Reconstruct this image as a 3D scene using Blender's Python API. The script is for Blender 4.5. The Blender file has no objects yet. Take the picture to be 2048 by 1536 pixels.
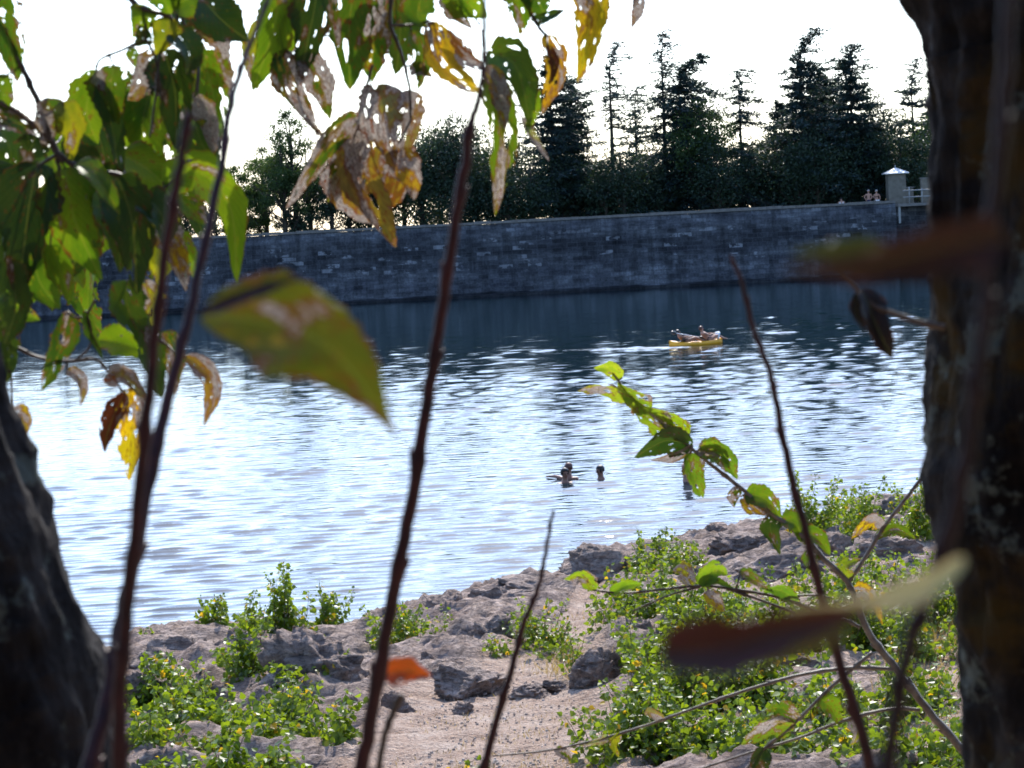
import bpy, bmesh, math, random
import numpy as np
from mathutils import Vector, Matrix
R = math.radians
scene = bpy.context.scene
COL = scene.collection

# ------------------------------------------------------------------ camera, sky, sun, exposure
CAM_H = 6.3; F = 4500.0; PITCH = math.atan(335/4500); ROLL = math.atan(0.052)
cam_d = bpy.data.cameras.new('camera'); cam = bpy.data.objects.new('camera', cam_d); COL.objects.link(cam)
cam_d.lens = F/2048*36; cam_d.sensor_width = 36; cam_d.clip_start = 0.02; cam_d.clip_end = 20000
fwd = Vector((0, math.cos(PITCH), -math.sin(PITCH)))
r0 = Vector((1, 0, 0)); u0 = Vector((0, math.sin(PITCH), math.cos(PITCH)))
rc = r0*math.cos(ROLL) - u0*math.sin(ROLL); uc = r0*math.sin(ROLL) + u0*math.cos(ROLL)
M = Matrix.Identity(4)
for i in range(3):
    M[i][0] = rc[i]; M[i][1] = uc[i]; M[i][2] = -fwd[i]
M[0][3], M[1][3], M[2][3] = 0, 0, CAM_H
cam.matrix_world = M
cam_d.dof.use_dof = True; cam_d.dof.focus_distance = 5.0
cam_d.dof.aperture_fstop = cam_d.lens/2.5
scene.camera = cam
CAMP = Vector((0, 0, CAM_H))

SUN_EL = 44.0; SUN_AZ = 5.0      # azimuth to the right of the view direction (+Y)
w = bpy.data.worlds.new('World'); scene.world = w; w.use_nodes = True
nt = w.node_tree; bg = nt.nodes['Background']; sky = nt.nodes.new('ShaderNodeTexSky')
sky.sky_type = 'NISHITA'; sky.sun_disc = False
sky.sun_elevation = R(SUN_EL); sky.sun_rotation = R(SUN_AZ)
sky.air_density = 1.0; sky.dust_density = 1.2; sky.ozone_density = 3.5
tint = nt.nodes.new('ShaderNodeMix'); tint.data_type = 'RGBA'; tint.blend_type = 'MULTIPLY'; tint.inputs[0].default_value = 1
tint.inputs[7].default_value = (.93, .98, 1.08, 1)
nt.links.new(sky.outputs[0], tint.inputs[6]); nt.links.new(tint.outputs[2], bg.inputs[0]); bg.inputs[1].default_value = 0.15
sd = bpy.data.lights.new('sun', 'SUN'); sun = bpy.data.objects.new('sun', sd); COL.objects.link(sun)
sd.energy = 2.5; sd.angle = R(0.5); sd.color = (1, 0.95, 0.87)
sdir = Vector((math.sin(R(SUN_AZ))*math.cos(R(SUN_EL)), math.cos(R(SUN_AZ))*math.cos(R(SUN_EL)), math.sin(R(SUN_EL))))
sun.rotation_euler = sdir.to_track_quat('Z', 'Y').to_euler()
sun.location = (0, 0, 50)
vs = scene.view_settings; vs.view_transform = 'Standard'; vs.look = 'None'; vs.gamma = 1; vs.exposure = 1.27
scene.render.engine = 'CYCLES'
scene.cycles.max_bounces = 8; scene.cycles.transparent_max_bounces = 16

def ray(px, py):
    return (fwd*F + rc*(px-1024) - uc*(py-768))/F      # depth-normalised
def P(px, py, d):
    return CAMP + ray(px, py)*d

# ------------------------------------------------------------------ helpers
def link(o, parent=None):
    COL.objects.link(o)
    if parent: o.parent = parent
    return o
def mesh_obj(name, verts, faces, mats, parent=None, smooth=True, mi=None, attrs=None, uv=None):
    me = bpy.data.meshes.new(name)
    verts = np.asarray(verts, dtype=np.float32)
    if isinstance(faces, np.ndarray):
        n = len(faces); k = faces.shape[1]
        me.vertices.add(len(verts)); me.vertices.foreach_set('co', verts.ravel())
        me.loops.add(n*k); me.loops.foreach_set('vertex_index', faces.astype(np.int32).ravel())
        me.polygons.add(n); me.polygons.foreach_set('loop_start', (np.arange(n)*k).astype(np.int32))
        me.polygons.foreach_set('loop_total', np.full(n, k, np.int32))
        me.update(calc_edges=True)
    else:
        me.from_pydata([tuple(map(float, v)) for v in verts], [], faces)
    for m in (mats if isinstance(mats, (list, tuple)) else [mats]): me.materials.append(m)
    if mi is not None: me.polygons.foreach_set('material_index', np.asarray(mi, np.int32))
    me.polygons.foreach_set('use_smooth', np.full(len(me.polygons), smooth))
    if attrs:
        for k, v in attrs.items():
            a = me.attributes.new(k, 'FLOAT', 'POINT'); a.data.foreach_set('value', np.asarray(v, np.float32))
    if uv is not None:
        l = me.uv_layers.new(name='UVMap'); idx = np.empty(len(me.loops), np.int32)
        me.loops.foreach_get('vertex_index', idx)
        l.data.foreach_set('uv', np.asarray(uv, np.float32)[idx].ravel())
    me.update()
    return link(bpy.data.objects.new(name, me), parent)
def tag(o, label=None, cat=None, group=None, kind=None):
    if label: o['label'] = label
    if cat: o['category'] = cat
    if group: o['group'] = group
    if kind: o['kind'] = kind
    return o
def empty(name, loc, label, cat, group=None):
    o = bpy.data.objects.new(name, None); o.location = loc; o.empty_display_size = .1
    link(o); return tag(o, label, cat, group)

class MB:
    """collects geometry; coordinates relative to origin o"""
    def __init__(s, o=(0, 0, 0)): s.v = []; s.f = []; s.o = Vector(o); s.mi = []; s.a = []
    def add(s, vs, fs, mi=0, a=0.0):
        b = len(s.v)
        s.v += [tuple(Vector(v)-s.o) for v in vs]; s.f += [tuple(i+b for i in f) for f in fs]
        s.mi += [mi]*len(fs); s.a += [a]*len(vs)
    def tube(s, pts, rads, n=8, mi=0, cap=True, bump=0, seed=0):
        pts = [Vector(p) for p in pts]; m = len(pts)
        rn = random.Random(seed)
        if m < 2: return
        vs = []; up = None
        for i, p in enumerate(pts):
            t = (pts[min(i+1, m-1)]-pts[max(i-1, 0)]).normalized()
            if up is None:
                up = Vector((0, 0, 1)) if abs(t.z) < .9 else Vector((1, 0, 0))
            a = (up - t*up.dot(t)).normalized(); b = t.cross(a); up = a
            for k in range(n):
                th = 2*math.pi*k/n
                rr = rads[i]*(1+bump*(rn.random()-.5))
                vs.append(p+(a*math.cos(th)+b*math.sin(th))*rr)
        fs = [(i*n+k, i*n+(k+1) % n, (i+1)*n+(k+1) % n, (i+1)*n+k) for i in range(m-1) for k in range(n)]
        if cap: fs.append(tuple(range(n-1, -1, -1))); fs.append(tuple((m-1)*n+k for k in range(n)))
        s.add(vs, fs, mi)
    def box(s, c, sz, mi=0, rz=0):
        c = Vector(c); q = Matrix.Rotation(rz, 3, 'Z')
        vs = [c+q@Vector((sx*sz[0]/2, sy*sz[1]/2, szz*sz[2]/2)) for sx in (-1, 1) for sy in (-1, 1) for szz in (-1, 1)]
        s.add(vs, [(0, 1, 3, 2), (4, 6, 7, 5), (0, 4, 5, 1), (2, 3, 7, 6), (0, 2, 6, 4), (1, 5, 7, 3)], mi)
    def build(s, name, mats, parent=None, smooth=True, attr=None):
        return mesh_obj(name, s.v, s.f, mats, parent, smooth, s.mi, {attr: s.a} if attr else None)

def spline(pts, n=8):
    """catmull-rom through points (any dimension)"""
    p = [np.array(q, float) for q in pts]
    if len(p) == 2: return [p[0]+(p[1]-p[0])*t for t in np.linspace(0, 1, n+1)]
    out = []
    for i in range(len(p)-1):
        a = p[max(i-1, 0)]; b = p[i]; c = p[i+1]; d = p[min(i+2, len(p)-1)]
        for k in range(n):
            t = k/n
            out.append(.5*((2*b)+(c-a)*t+(2*a-5*b+4*c-d)*t*t+(3*b-a-3*c+d)*t**3))
    out.append(p[-1]); return out

ORD = ['first', 'second', 'third', 'fourth', 'fifth', 'sixth', 'seventh', 'eighth', 'ninth', 'tenth', 'eleventh', 'twelfth', 'thirteenth', 'fourteenth', 'fifteenth', 'sixteenth', 'seventeenth', 'eighteenth', 'nineteenth', 'twentieth']
# value noise (numpy)
def _h(ix, iy, iz, seed):
    n = (ix*374761393 + iy*668265263 + iz*2147483647 + seed*1274126177) & 0xffffffff
    n = ((n ^ (n >> 13))*1274126177) & 0xffffffff
    return ((n ^ (n >> 16)) & 0xffff)/65535.0
def vnoise(x, y, z=None, seed=0):
    x = np.asarray(x, float); y = np.asarray(y, float); z = np.zeros_like(x) if z is None else np.asarray(z, float)
    ix = np.floor(x).astype(np.int64); iy = np.floor(y).astype(np.int64); iz = np.floor(z).astype(np.int64)
    fx = x-ix; fy = y-iy; fz = z-iz
    fx = fx*fx*(3-2*fx); fy = fy*fy*(3-2*fy); fz = fz*fz*(3-2*fz)
    r = 0
    for dx in (0, 1):
        for dy in (0, 1):
            for dz in (0, 1):
                r = r + _h(ix+dx, iy+dy, iz+dz, seed)*(fx if dx else 1-fx)*(fy if dy else 1-fy)*(fz if dz else 1-fz)
    return r*2-1
def fbm(x, y, z=None, o=4, seed=0, ridge=False, g=.5):
    t = 0; a = 1; f = 1; z = np.zeros_like(np.asarray(x, float)) if z is None else z
    for i in range(o):
        n = vnoise(x*f, y*f, z*f, seed+i*17)
        t = t + a*((1-2*abs(n)) if ridge else n); a *= g; f *= 2.07
    return t

# ------------------------------------------------------------------ materials
class NT:
    def __init__(s, name):
        s.m = bpy.data.materials.new(name); s.m.use_nodes = True; s.t = s.m.node_tree; s.t.nodes.clear()
        s.out = s.t.nodes.new('ShaderNodeOutputMaterial')
    def n(s, ty, **kw):
        nd = s.t.nodes.new('ShaderNode'+ty)
        for k, v in kw.items(): setattr(nd, k, v)
        return nd
    def l(s, a, b): s.t.links.new(a, b)
    def set(s, sock, v):
        if isinstance(v, bpy.types.NodeSocket): s.l(v, sock)
        elif v is not None:
            if hasattr(sock.default_value, '__len__') and hasattr(v, '__len__') and len(v) == 3 and len(sock.default_value) == 4: v = (*v, 1)
            sock.default_value = v
    def math(s, op, a, b=None, c=None, clamp=False):
        nd = s.n('Math', operation=op, use_clamp=clamp); s.set(nd.inputs[0], a)
        if b is not None: s.set(nd.inputs[1], b)
        if c is not None: s.set(nd.inputs[2], c)
        return nd.outputs[0]
    def mix(s, f, a, b, blend='MIX'):
        nd = s.n('Mix', data_type='RGBA', blend_type=blend); s.set(nd.inputs[0], f); s.set(nd.inputs[6], a); s.set(nd.inputs[7], b)
        return nd.outputs[2]
    def ramp(s, f, stops, interp='LINEAR'):
        nd = s.n('ValToRGB'); s.set(nd.inputs[0], f); cr = nd.color_ramp; cr.interpolation = interp
        while len(cr.elements) < len(stops): cr.elements.new(.5)
        for e, (p, c) in zip(cr.elements, stops):
            e.position = p; e.color = (*c, 1) if hasattr(c, '__len__') else (c, c, c, 1)
        return nd.outputs[0]
    def noise(s, vec, scale, detail=4, rough=.55, ty='FBM', dist=0):
        nd = s.n('TexNoise'); nd.inputs['Scale'].default_value = scale; nd.inputs['Detail'].default_value = detail
        nd.inputs['Roughness'].default_value = rough; nd.inputs['Distortion'].default_value = dist
        if vec is not None: s.l(vec, nd.inputs['Vector'])
        return nd.outputs[0]
    def coord(s, which='Object', scale=None):
        o = s.n('TexCoord').outputs[which]
        if scale:
            mp = s.n('Mapping'); s.l(o, mp.inputs[0]); mp.inputs['Scale'].default_value = scale; o = mp.outputs[0]
        return o
    def geo(s, scale=None):
        o = s.n('NewGeometry').outputs['Position']
        if scale:
            mp = s.n('Mapping'); s.l(o, mp.inputs[0]); mp.inputs['Scale'].default_value = scale; o = mp.outputs[0]
        return o
    def bump(s, h, st, d):
        b = s.n('Bump'); b.inputs['Strength'].default_value = st; b.inputs['Distance'].default_value = d; s.l(h, b.inputs['Height'])
        return b.outputs[0]
    def bsdf(s, col, rough=.6, spec=.5, normal=None, metal=0):
        b = s.n('BsdfPrincipled'); s.set(b.inputs['Base Color'], col); s.set(b.inputs['Roughness'], rough)
        b.inputs['Specular IOR Level'].default_value = spec; b.inputs['Metallic'].default_value = metal
        if normal is not None: s.l(normal, b.inputs['Normal'])
        return b.outputs[0]
    def done(s, sh): s.l(sh, s.out.inputs[0]); return s.m

def simple(name, c, rough=.6, spec=.4, var=.25, scale=20, metal=0):
    t = NT(name); n = t.noise(t.coord(), scale, 4)
    f = t.ramp(n, [(.3, 1-var), (.7, 1+var)])
    return t.done(t.bsdf(t.mix(1.0, c, f, 'MULTIPLY'), rough, spec, metal=metal))

def leafy(name, dark, light, trans=.45, rough=.45, spec=.4, tcol=None):
    """small leaf faces; attribute rnd varies colour per leaf"""
    t = NT(name); a = t.n('Attribute', attribute_name='rnd').outputs['Fac']
    c = t.ramp(a, [(0, dark), (.8, light), (.93, light), (.97, tcol or light)])
    p = t.bsdf(c, rough, spec)
    tr = t.n('BsdfTranslucent'); t.l(t.mix(1.0, c, (1.5, 1.35, .55, 1), 'MULTIPLY'), tr.inputs[0])
    mx = t.n('MixShader'); mx.inputs[0].default_value = trans; t.l(p, mx.inputs[1]); t.l(tr.outputs[0], mx.inputs[2])
    return t.done(mx.outputs[0])

MAT = {}
MAT['bark_far'] = simple('bark_far', (.06, .05, .04), .9, .1, .3, 3)
MAT['needle'] = leafy('needle', (.014, .030, .034), (.032, .056, .054), .25, .6, .2)
MAT['needle_blue'] = leafy('needle_blue', (.016, .034, .042), (.04, .07, .07), .25, .6, .2)
MAT['broad_dark'] = leafy('broad_dark', (.014, .030, .022), (.036, .062, .034), .3, .5, .3)
MAT['broad_light'] = leafy('broad_light', (.025, .05, .022), (.065, .11, .035), .45, .5, .3)
MAT['poplar'] = leafy('poplar', (.075, .125, .012), (.17, .245, .02), .55, .38, .45, (.45, .3, .03))
MAT['stem'] = simple('stem', (.12, .09, .05), .7, .3)

def elm_leaf(name, hole, spot, tan, trans=.55):
    """hole: amount eaten through, spot: brown flecks, tan: dry patches"""
    t = NT(name)
    uvn = t.n('UVMap').outputs[0]; oi = t.n('ObjectInfo'); sep = t.n('SeparateXYZ'); t.l(uvn, sep.inputs[0])
    off = t.n('CombineXYZ'); t.l(t.math('MULTIPLY', oi.outputs['Random'], 37.0), off.inputs[2])
    ad = t.n('VectorMath', operation='ADD'); t.l(uvn, ad.inputs[0]); t.l(off.outputs[0], ad.inputs[1]); v = ad.outputs[0]
    av = t.math('ABSOLUTE', t.math('SUBTRACT', sep.outputs[1], .5))
    mid = t.ramp(av, [(0.0, 1.0), (.006, .8), (.016, 0.0)])
    ph = t.math('FRACT', t.math('MULTIPLY', t.math('SUBTRACT', sep.outputs[0], t.math('MULTIPLY', av, .75)), 13.0))
    vein = t.ramp(t.math('ABSOLUTE', t.math('SUBTRACT', ph, .5)), [(0, 1.0), (.09, .25), (.2, 0.0)])
    n1 = t.noise(v, 2.2, 5, .6); n2 = t.noise(v, 6.5, 3, .5); n3 = t.noise(v, 15, 4, .7); n4 = t.noise(v, 40, 3, .6)
    base = t.mix(t.ramp(n1, [(.38, 0.0), (.62, 1.0)]), t.mix(1.0, oi.outputs['Color'], (.68, .82, .7, 1), 'MULTIPLY'), t.mix(1.0, oi.outputs['Color'], (1.25, 1.12, .9, 1), 'MULTIPLY'))
    base = t.mix(t.math('MULTIPLY', vein, .32), base, t.mix(1.0, base, (1.7, 1.6, 1.3, 1), 'MULTIPLY'))
    base = t.mix(t.math('MULTIPLY', mid, .6), base, (.20, .24, .06, 1))
    yl = t.ramp(n2, [(.66-tan*.16, 0.0), (.75-tan*.16, 1.0)])
    base = t.mix(t.math('MULTIPLY', yl, .6), base, (.34, .25, .03, 1))
    tn = t.ramp(t.math('ADD', n1, t.math('MULTIPLY', t.math('SUBTRACT', n3, .5), .25)), [(.72-tan*.30, 0.0), (.75-tan*.30, 1.0)])
    tc = t.mix(t.ramp(n4, [(.35, 0.0), (.65, 1.0)]), (.06, .035, .026, 1), (.40, .37, .34, 1))
    edge = t.ramp(t.math('ADD', n1, t.math('MULTIPLY', t.math('SUBTRACT', n3, .5), .25)), [(.68-tan*.30, 0.0), (.72-tan*.30, 1.0), (.76-tan*.30, 0.0)])
    base = t.mix(tn, base, tc); base = t.mix(t.math('MULTIPLY', edge, .8), base, (.13, .035, .012, 1))
    sp = t.ramp(n3, [(.68-spot*.1, 0.0), (.72-spot*.1, 1.0)])
    base = t.mix(sp, base, (.15, .045, .015, 1))
    ed = t.n('Attribute', attribute_name='edge').outputs['Fac']
    rag = t.math('ADD', t.math('MULTIPLY', ed, .16*max(0, hole)), t.math('MULTIPLY', n3, .0))
    mar = t.ramp(t.math('ADD', t.math('MULTIPLY', ed, .35), t.math('MULTIPLY', n2, .8)), [(.66-spot*.04, 0.0), (.78-spot*.04, .85)])
    base = t.mix(mar, base, (.12, .04, .015, 1))
    p = t.bsdf(base, .42, .45, t.bump(t.math('ADD', vein, t.math('MULTIPLY', n4, .4)), .35, .0006))
    tr = t.n('BsdfTranslucent'); t.l(t.mix(1.0, base, t.mix(tn, (1.35, 1.25, .42, 1), (1.35, 1.3, 1.2, 1)), 'MULTIPLY'), tr.inputs[0])
    mx = t.n('MixShader'); mx.inputs[0].default_value = trans; t.l(p, mx.inputs[1]); t.l(tr.outputs[0], mx.inputs[2])
    hn = t.noise(v, 6.5, 2, .4)
    hm = t.ramp(t.math('ADD', t.math('ADD', hn, rag), t.math('MULTIPLY', t.math('SUBTRACT', n4, .5), .05)), [(.745-hole*.15, 0.0), (.755-hole*.15, 1.0)])
    hm = t.math('MULTIPLY', hm, t.math('SUBTRACT', 1.0, mid))
    tp = t.n('BsdfTransparent'); m2 = t.n('MixShader'); t.l(hm, m2.inputs[0]); t.l(mx.outputs[0], m2.inputs[1]); t.l(tp.outputs[0], m2.inputs[2])
    return t.done(m2.outputs[0])
MAT['leaf_fresh'] = elm_leaf('leaf_fresh', .35, .5, .25, .5)
MAT['leaf_holed'] = elm_leaf('leaf_holed', .65, .9, .5, .45)
MAT['leaf_dry'] = elm_leaf('leaf_dry', .5, 1.0, .82, .4)
MAT['leaf_shade'] = elm_leaf('leaf_shade', .5, .6, .25, .16)  # low translucency puts the shade of overlying leaves into the material
MAT['leaf_big'] = elm_leaf('leaf_big', -1, .9, .3, .26)  # translucency cut to put canopy shade into the big leaf
MAT['leaf_dull'] = elm_leaf('leaf_dull', -1, .5, -.2, .04)  # nearly opaque: canopy shade put into the close blurred leaves

def twig_mat(name, c, c2):
    t = NT(name); g = t.coord()
    n = t.noise(g, 120, 4, .6); n2 = t.noise(g, 500, 2, .6)
    c = t.mix(t.ramp(n, [(.35, 0.0), (.65, 1.0)]), c, c2)
    return t.done(t.bsdf(c, .5, .4, t.bump(n2, .4, .0005)))
MAT['red_shoot'] = twig_mat('red_shoot', (.030, .008, .008), (.075, .019, .016))
MAT['dark_shoot'] = twig_mat('dark_shoot', (.018, .004, .004), (.03, .008, .007))
MAT['brown_twig'] = twig_mat('brown_twig', (.05, .032, .022), (.12, .085, .055))
MAT['grey_twig'] = twig_mat('grey_twig', (.13, .10, .075), (.26, .22, .17))

def bark_mat(name, moss=(.062, .038, .006, 1)):
    t = NT(name); g = t.coord('Object', (1, 1, .35)); g1 = t.coord()
    n = t.noise(g, 45, 6, .65); m = t.noise(g1, 14, 5, .6); l = t.noise(g1, 22, 5, .7)
    c = t.ramp(n, [(.35, (.003, .002, .002)), (.52, (.017, .015, .014)), (.66, (.05, .045, .042))])
    c = t.mix(t.ramp(m, [(.50, 0.0), (.60, .7)]), c, moss)
    c = t.mix(t.ramp(l, [(.57, 0.0), (.63, .8)]), c, (.11, .13, .11, 1))
    return t.done(t.bsdf(c, .9, .15, t.bump(n, 1, .006)))
MAT['bark'] = bark_mat('bark'); MAT['bark_grey'] = bark_mat('bark_grey', (.045, .037, .032, 1))

def rock_mat(name, ground=False):
    t = NT(name); g = t.geo()
    mp = t.n('Mapping'); t.l(g, mp.inputs[0]); mp.inputs['Rotation'].default_value = (.5, .35, .4); mp.inputs['Scale'].default_value = (1, 1, 3.2)
    n1 = t.noise(g, .9, 6, .6); n2 = t.noise(mp.outputs[0], 3.5, 8, .68, dist=1.2); n3 = t.noise(g, 22, 6, .7); cr = t.noise(mp.outputs[0], 9, 6, .7, dist=.8)
    rock = t.ramp(n2, [(.30, (.045, .038, .036)), (.44, (.16, .14, .132)), (.58, (.29, .255, .24)), (.76, (.46, .42, .39))])
    rock = t.mix(1.0, rock, (1.66, 1.42, 1.22, 1), 'MULTIPLY')
    rock = t.mix(t.ramp(n1, [(.45, 0.0), (.65, .5)]), rock, (.36, .25, .20, 1))
    rock = t.mix(t.ramp(n3, [(.34, .7), (.5, 0.0)]), rock, (.07, .06, .055, 1))
    rh = t.math('ADD', t.math('MULTIPLY', n2, 1.0), t.math('ADD', t.math('MULTIPLY', cr, .5), t.math('MULTIPLY', n3, .18)))
    if not ground:
        return t.done(t.bsdf(rock, .85, .25, t.bump(rh, 1.0, .13)))
    s1 = t.noise(g, 2.2, 6, .65); s2 = t.noise(g, 28, 5, .7); s3 = t.noise(g, 70, 3, .6)
    vo = t.n('TexVoronoi'); t.l(g, vo.inputs['Vector']); vo.inputs['Scale'].default_value = 19
    soil = t.ramp(s1, [(.3, (.26, .165, .11)), (.5, (.39, .27, .195)), (.7, (.48, .37, .29))])
    soil = t.mix(t.ramp(s2, [(.35, .6), (.52, 0.0)]), soil, (.15, .105, .08, 1))
    soil = t.mix(t.ramp(s3, [(.58, 0.0), (.68, .7)]), soil, (.60, .54, .47, 1))
    a = t.n('Attribute', attribute_name='rock').outputs['Fac']
    f = t.ramp(t.math('ADD', a, t.math('MULTIPLY', t.math('SUBTRACT', s1, .5), .8)), [(.42, 0.0), (.58, 1.0)])
    wet = t.n('SeparateXYZ'); t.l(g, wet.inputs[0])
    wf = t.ramp(wet.outputs[2], [(.0, .75), (.12, 0.0)])
    c = t.mix(wf, t.mix(f, soil, rock), (.04, .035, .03, 1))
    sh = t.math('ADD', t.math('MULTIPLY', s2, .35), t.math('MULTIPLY', vo.outputs['Distance'], -.25))
    mh = t.n('Mix'); t.l(f, mh.inputs[0]); t.l(sh, mh.inputs[2]); t.l(rh, mh.inputs[3])
    return t.done(t.bsdf(c, .9, .2, t.bump(mh.outputs[0], 1.0, .11)))
MAT['rock'] = rock_mat('rock'); MAT['ground'] = rock_mat('ground', True)

def wall_mat():
    t = NT('dam_stone'); tc = t.coord()
    sp = t.n('SeparateXYZ'); t.l(tc, sp.inputs[0])
    cb = t.n('CombineXYZ'); t.l(sp.outputs[0], cb.inputs[0]); t.l(sp.outputs[2], cb.inputs[1])
    def brick(w_, h_, mort):
        b = t.n('TexBrick'); t.l(cb.outputs[0], b.inputs['Vector']); b.inputs['Scale'].default_value = 1
        b.inputs['Brick Width'].default_value = w_; b.inputs['Row Height'].default_value = h_
        b.inputs['Mortar Size'].default_value = mort; b.inputs['Color1'].default_value = (0, 0, 0, 1); b.inputs['Color2'].default_value = (1, 1, 1, 1)
        b.inputs['Mortar'].default_value = (.5, .5, .5, 1); b.inputs['Bias'].default_value = 0
        return b
    b1 = brick(.8, .36, .025); b2 = brick(1.15, .36, .03)
    big = t.noise(t.coord('Object', (.25, 1, 1.2)), 1.0, 6, .65); fine = t.noise(tc, 6, 6, .75); med = t.noise(t.coord('Object', (.6, 1, 1)), 2.2, 5, .6)
    c = t.ramp(big, [(.3, (.03, .03, .034)), (.5, (.065, .065, .068)), (.7, (.13, .13, .13))])
    c = t.mix(1.0, c, t.ramp(b1.outputs['Color'], [(0, .68), (1, 1.34)]), 'MULTIPLY')
    c = t.mix(1.0, c, t.ramp(fine, [(.3, .55), (.7, 1.6)]), 'MULTIPLY')
    zf = t.ramp(t.math('DIVIDE', sp.outputs[2], 6.0), [(.1, 1.1), (.25, 1.15), (.42, .82), (.6, .62), (.78, .8), (.86, 1.3), (1, 1.45)])
    c = t.mix(1.0, c, zf, 'MULTIPLY')
    pf = t.math('MULTIPLY', t.ramp(b2.outputs['Color'], [(.78, 0.0), (.82, 1.0)]), t.ramp(med, [(.50, 0.0), (.56, 1.0)]))
    zb = t.ramp(t.math('DIVIDE', sp.outputs[2], 6.0), [(.3, .2), (.4, 1.0), (.72, 1.0), (.85, .2)])
    c = t.mix(t.math('MULTIPLY', t.math('MULTIPLY', pf, zb), .8), c, (.26, .255, .25, 1))
    c = t.mix(t.math('MULTIPLY', b1.outputs['Fac'], .5), c, (.085, .085, .09, 1))
    st = t.noise(t.coord('Object', (.9, 1, .12)), 1.6, 5, .65)
    c = t.mix(1.0, c, t.ramp(st, [(.35, .62), (.5, 1.0), (.68, 1.35)]), 'MULTIPLY')
    wl = t.ramp(t.math('ADD', sp.outputs[2], t.math('MULTIPLY', big, .5)), [(.52, .35), (.62, 1.0)])
    c = t.mix(1.0, c, wl, 'MULTIPLY')
    c = t.mix(1.0, c, (.90, .94, 1.02, 1), 'MULTIPLY')
    return t.done(t.bsdf(c, .9, .15, t.bump(t.math('ADD', fine, t.math('MULTIPLY', b1.outputs['Fac'], -.6)), .8, .08)))
MAT['wall'] = wall_mat()
MAT['plaster'] = simple('plaster', (.17, .15, .12), .9, .2, .2, 4)
MAT['coping'] = simple('coping', (.17, .155, .14), .85, .2, .25, 3)
MAT['zinc'] = simple('zinc', (.62, .62, .60), .35, .6, .08, 5)
MAT['rail'] = simple('rail', (.26, .26, .25), .45, .5, .1, 5)
MAT['grass_far'] = simple('grass_far', (.07, .09, .035), .9, .1, .4, .4)
MAT['dry'] = leafy('dry', (.20, .14, .07), (.36, .28, .15), .4, .7, .2)
MAT['skin'] = simple('skin', (.42, .22, .15), .5, .4, .08, 12)
MAT['skin_tan'] = simple('skin_tan', (.26, .12, .075), .5, .4, .08, 12)
MAT['hair_dark'] = simple('hair_dark', (.015, .011, .009), .45, .5, .3, 60)
MAT['hair_brown'] = simple('hair_brown', (.10, .035, .02), .5, .5, .3, 60)
MAT['hair_grey'] = simple('hair_grey', (.42, .40, .38), .6, .3, .2, 60)
MAT['cloth_white'] = simple('cloth_white', (.78, .77, .76), .8, .2, .06, 10)
MAT['cloth_black'] = simple('cloth_black', (.015, .015, .018), .8, .2, .1, 10)
MAT['cloth_navy'] = simple('cloth_navy', (.02, .025, .06), .8, .2, .1, 10)
MAT['cloth_red'] = simple('cloth_red', (.25, .04, .04), .8, .2, .1, 10)
MAT['yellow'] = simple('yellow', (.80, .36, .015), .35, .5, .08, 6)
MAT['orange'] = simple('orange', (.70, .20, .04), .35, .5, .08, 6)
MAT['white_plastic'] = simple('white_plastic', (.8, .8, .8), .35, .5, .05, 6)
MAT['black_plastic'] = simple('black_plastic', (.02, .02, .02), .4, .5, .1, 6)

def water_mat():
    t = NT('lake_water'); n1 = t.noise(t.geo((.75, 1.9, 1)), 2.6, 3, .55); n2 = t.noise(t.geo((.8, 1.6, 1)), 8, 3, .6)
    h = t.math('ADD', n1, t.math('MULTIPLY', n2, .22))
    nm = t.bump(h, .5, .009)
    b = t.n('BsdfPrincipled'); b.inputs['Base Color'].default_value = (.005, .018, .024, 1); b.inputs['Roughness'].default_value = .035
    b.inputs['IOR'].default_value = 1.333; t.l(nm, b.inputs['Normal'])
    fo = t.n('Attribute', attribute_name='foam').outputs['Fac']; fn = t.noise(t.geo((1.2, 3.0, 1)), 3.0, 5, .7)
    ff = t.ramp(t.math('MULTIPLY', fo, fn), [(.22, 0.0), (.46, .8)])
    d = t.n('BsdfDiffuse'); d.inputs[0].default_value = (.75, .8, .82, 1); mx = t.n('MixShader'); t.l(ff, mx.inputs[0]); t.l(b.outputs[0], mx.inputs[1]); t.l(d.outputs[0], mx.inputs[2])  # whitish diffuse paints the sky reflected along the wake
    return t.done(mx.outputs[0])
MAT['water'] = water_mat()

# ------------------------------------------------------------------ terrain shape
def onz(px, py, z):
    r = ray(px, py); t = (z-CAM_H)/r.z; return CAMP+r*t
RIM = [(-700, 1400), (-300, 1385), (0, 1350), (150, 1335), (215, 1312), (270, 1290), (330, 1270), (430, 1262), (600, 1250), (730, 1240), (850, 1212), (950, 1190), (1100, 1165), (1180, 1142),
       (1270, 1105), (1380, 1085), (1480, 1062), (1600, 1040), (1720, 1010), (1860, 992), (2050, 975), (2400, 940), (2900, 890)]
rimw = np.array([(p.x, p.y) for p in (onz(a, b, .45) for a, b in RIM)])
def rim_y(x): return np.interp(x, rimw[:, 0], rimw[:, 1], left=rimw[0, 1], right=rimw[-1, 1])
def base_h(x, y):
    x = np.asarray(x, float); y = np.asarray(y, float)
    s = rim_y(x)-y
    ins = .42+.055*np.clip(s, 0, 20)
    nearu = np.clip((19-y)/19, 0, 1.6); ins = ins+nearu**1.3*3.0
    out = .42+1.5*np.clip(s, -3, 0)
    return np.where(s > 0, ins, out)
def hit(px, py):
    r = ray(px, py); t = 8.0
    while t < 80:
        p = CAMP+r*t
        if p.z < float(base_h(p.x, p.y)): break
        t += .05
    return CAMP+r*t
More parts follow.
